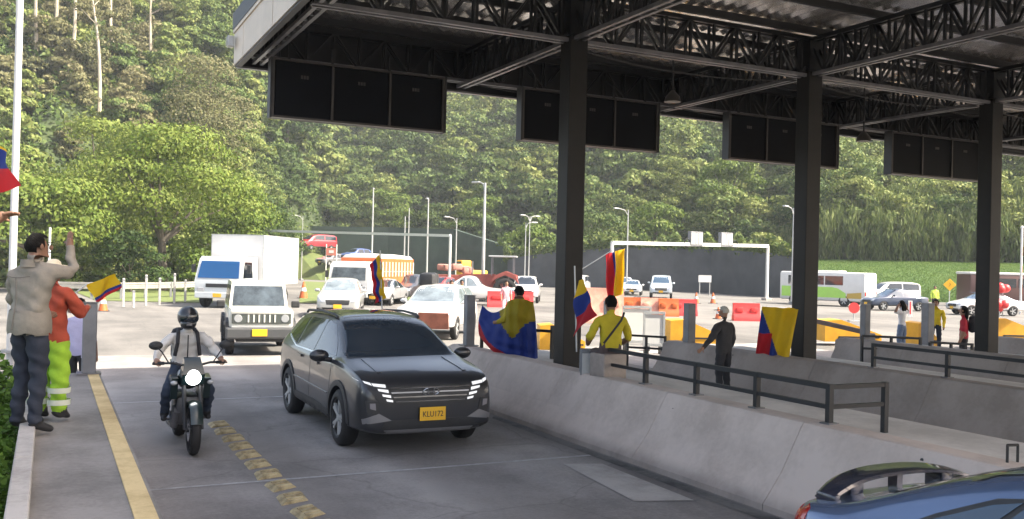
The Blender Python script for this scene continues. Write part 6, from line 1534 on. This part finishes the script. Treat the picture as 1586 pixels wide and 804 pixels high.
# white gate panels
def gate(label, px, d_, w_, h):
    p = D(px, 540, d_); t = thing('gate_panel', label, 'gate', (p.x, p.y, 0), -YAW+R(6), 'white gate panels')
    b = MB()
    for z in (.25, h): b.box((0, 0, z), (w_, .06, .07))
    for s in (-1, 1): b.box((s*(w_/2-.03), 0, (h+.25)/2), (.06, .05, h-.18))
    b.build('frame', M_galv, t)
    b = MB(); b.box((0, .01, (h+.25)/2), (w_-.13, .02, h-.35)); b.build('sheet', M_white, t)
    for s in (-1, 1): b = MB(); b.box((s*(w_/2-.1), 0, .11), (.08, .3, .22)); b.build('foot', M_blackp, t)
    return t
gate('white gate panel right of the man in the yellow shirt', 985, 27, .85, 1.25); gate('white gate panel touching the grey post before the wedge', 1012, 26, .62, 1.15)
# low black rails before the gates and by the post
for (xa, xb, y, d_, lb) in ((972, 1030, 519, 22, 'low dark rail in front of the white gate panels'), (1335, 1425, 520, 21, 'low dark rail in front of the woman in the white top'), (1440, 1505, 530, 21, 'low dark rail in front of the person in yellow')):
    a = D(xa, y, d_); c_ = D(xb, y+4, d_)
    t = thing('low_rail', lb, 'railing', (a.x, a.y, 0), 0, 'low dark rails'); v = Vector((c_.x-a.x, c_.y-a.y, 0)); z = a.z
    for zz in (z, z-.28): b = MB(); b.beam((0, 0, zz), (v.x, v.y, zz-.03), .05); b.build('rail', M_steel, t)
    for f in (0, .5, 1): b = MB(); b.box(v*f+Vector((0, 0, z/2)), (.05, .05, z)); b.build('post', M_steel, t)
# cones and signs on the plaza
def cone(label, px, py, s=1.0):
    p = G(px, py); t = thing('traffic_cone', label, 'traffic cone', (p.x, p.y, 0), 0, 'orange cones'); 
    b = MB(); b.lathe([(.03, .17*s), (.65*s, .03*s), (.66*s, .001)], 'Z', 16); b.build('cone', M_orange, t, True, 50)
    b = MB(); b.box((0, 0, .015), (.42*s, .42*s, .03)); b.build('base', M_blackp, t)
    b = MB(); b.lathe([(.28*s, .121*s), (.42*s, .087*s)], 'Z', 16); b.build('white_band', M_white, t, True)
cone('orange cone right of the grey post on the left island', 160, 482, 1.15); cone('orange cone beside the rear of the box truck', 470, 462, 1.6)
cone('orange cone under the white signboard', 1104, 470, 1.2); cone('orange cone left of the white signboard, by the van', 1078, 470, 1.2); cone('orange cone on the plaza above the wedge', 1112, 494, .9)
p = G(1322, 498); t = thing('round_sign', 'small round red sign on a stand right of the second column', 'sign', (p.x, p.y, 0), -YAW)
z = D(1322, 480, p.x*SY+p.y*CY).z
b = MB(); b.lathe([(-.02, .001), (-.02, .27), (.02, .27), (.02, .001)], 'Y', 20, (0, 0, z+.1)); b.build('disc', M_redp, t)
b = MB(); b.tube((0, .03, 0), (0, .03, z), .03); b.box((0, .03, .03), (.5, .4, .06)); b.build('stand', M_galv, t)
p = G(1415, 492); t = thing('panel_sign', 'narrow white and red panel on the plaza above the woman', 'sign', (p.x-.3, p.y, 0), -YAW)
b = MB(); b.box((0, 0, .5), (.22, .05, .9)); b.build('panel', M_white, t); b = MB(); b.box((0, -.03, .55), (.08, .02, .7)); b.build('stripe', M_redp, t)
# fallen road sign frame by the box truck
p = D(512, 440, 100); t = thing('road_sign', 'red and white signboard on two posts left of the cargo truck', 'sign', (p.x, p.y, 0), -YAW)
for s in (-.55, .55): b = MB(); b.tube((s, .04, 0), (s, .04, 4.2), .06); b.build('leg', M_white, t)
b = MB(); b.box((0, 0, 3.4), (1.1, .06, .8)); b.build('board', mat('faded_red', (.5, .16, .12), .6), t); b = MB(); b.box((0, -.035, 3.4), (.5, .02, .3)); b.build('symbol', M_white, t)
# ---------------------------------------------------------------- guard rail on the left
pts = [G(60, 462), G(165, 464), G(240, 462), G(322, 458)]
t = thing('guard_rail', 'long metal guard rail below the trees on the left', 'guard rail', pts[0])
o0 = pts[0]
for a, c_ in zip(pts, pts[1:]):
    a, c_ = a-o0, c_-o0; d_ = (c_-a).normalized(); L = (c_-a).length
    b = MB()
    for z, w_ in ((.86, .09), (.74, .05), (.62, .09)): b.beam(a+Vector((0, 0, z)), c_+Vector((0, 0, z)), w_ if z != .74 else .05, .11)
    b.build('rail', mat('rail_pale', (.27, .265, .24), .5, var=.2), t)
    n = max(2, int(L/2.2))
    for k in range(n): b = MB(); b.box(a.lerp(c_, (k+.5)/n)+Vector((.1, .1, .45)), (.12, .14, .95)); b.build('post', M_bollard, t)
for k, (px, py, h) in enumerate(((191, 476, 1.35), (226, 474, 1.5), (247, 473, 1.35), (270, 470, 1.55), (207, 477, .8), (287, 468, 1.2))):
    p = G(px, py); t = thing('marker_post', ['short pale marker post nearest the yellow flag', 'pale marker post, second from the yellow flag', 'slim marker post between the two tallest', 'tallest marker post at the rail gap', 'stubby marker post low in the verge', 'marker post nearest the box truck'][k], 'post', p, 0, 'marker posts before the guard rail')
    b = MB(); b.box((0, 0, h/2), (.11, .11, h), bev=.02); b.build('post', M_kerb, t); b = MB(); b.box((0, 0, h*.93), (.116, .116, .10)); b.build('band', M_bollard, t)
# ---------------------------------------------------------------- the air: thin even haze over the whole valley
hv = bpy.data.materials.new('haze'); hv.use_nodes = True; n = hv.node_tree.nodes; n.clear()
vo = n.new('ShaderNodeVolumePrincipled'); vo.inputs['Color'].default_value = (0.80, 0.88, 0.95, 1); vo.inputs['Density'].default_value = 0.00045; vo.inputs['Anisotropy'].default_value = 0.0
mo = n.new('ShaderNodeOutputMaterial'); hv.node_tree.links.new(vo.outputs[0], mo.inputs['Volume'])
b = MB(); b.box((110, 110, 72), (1000, 900, 146)); tag(b.build('haze', hv), 'thin pale haze filling the valley', 'haze', kind='stuff')
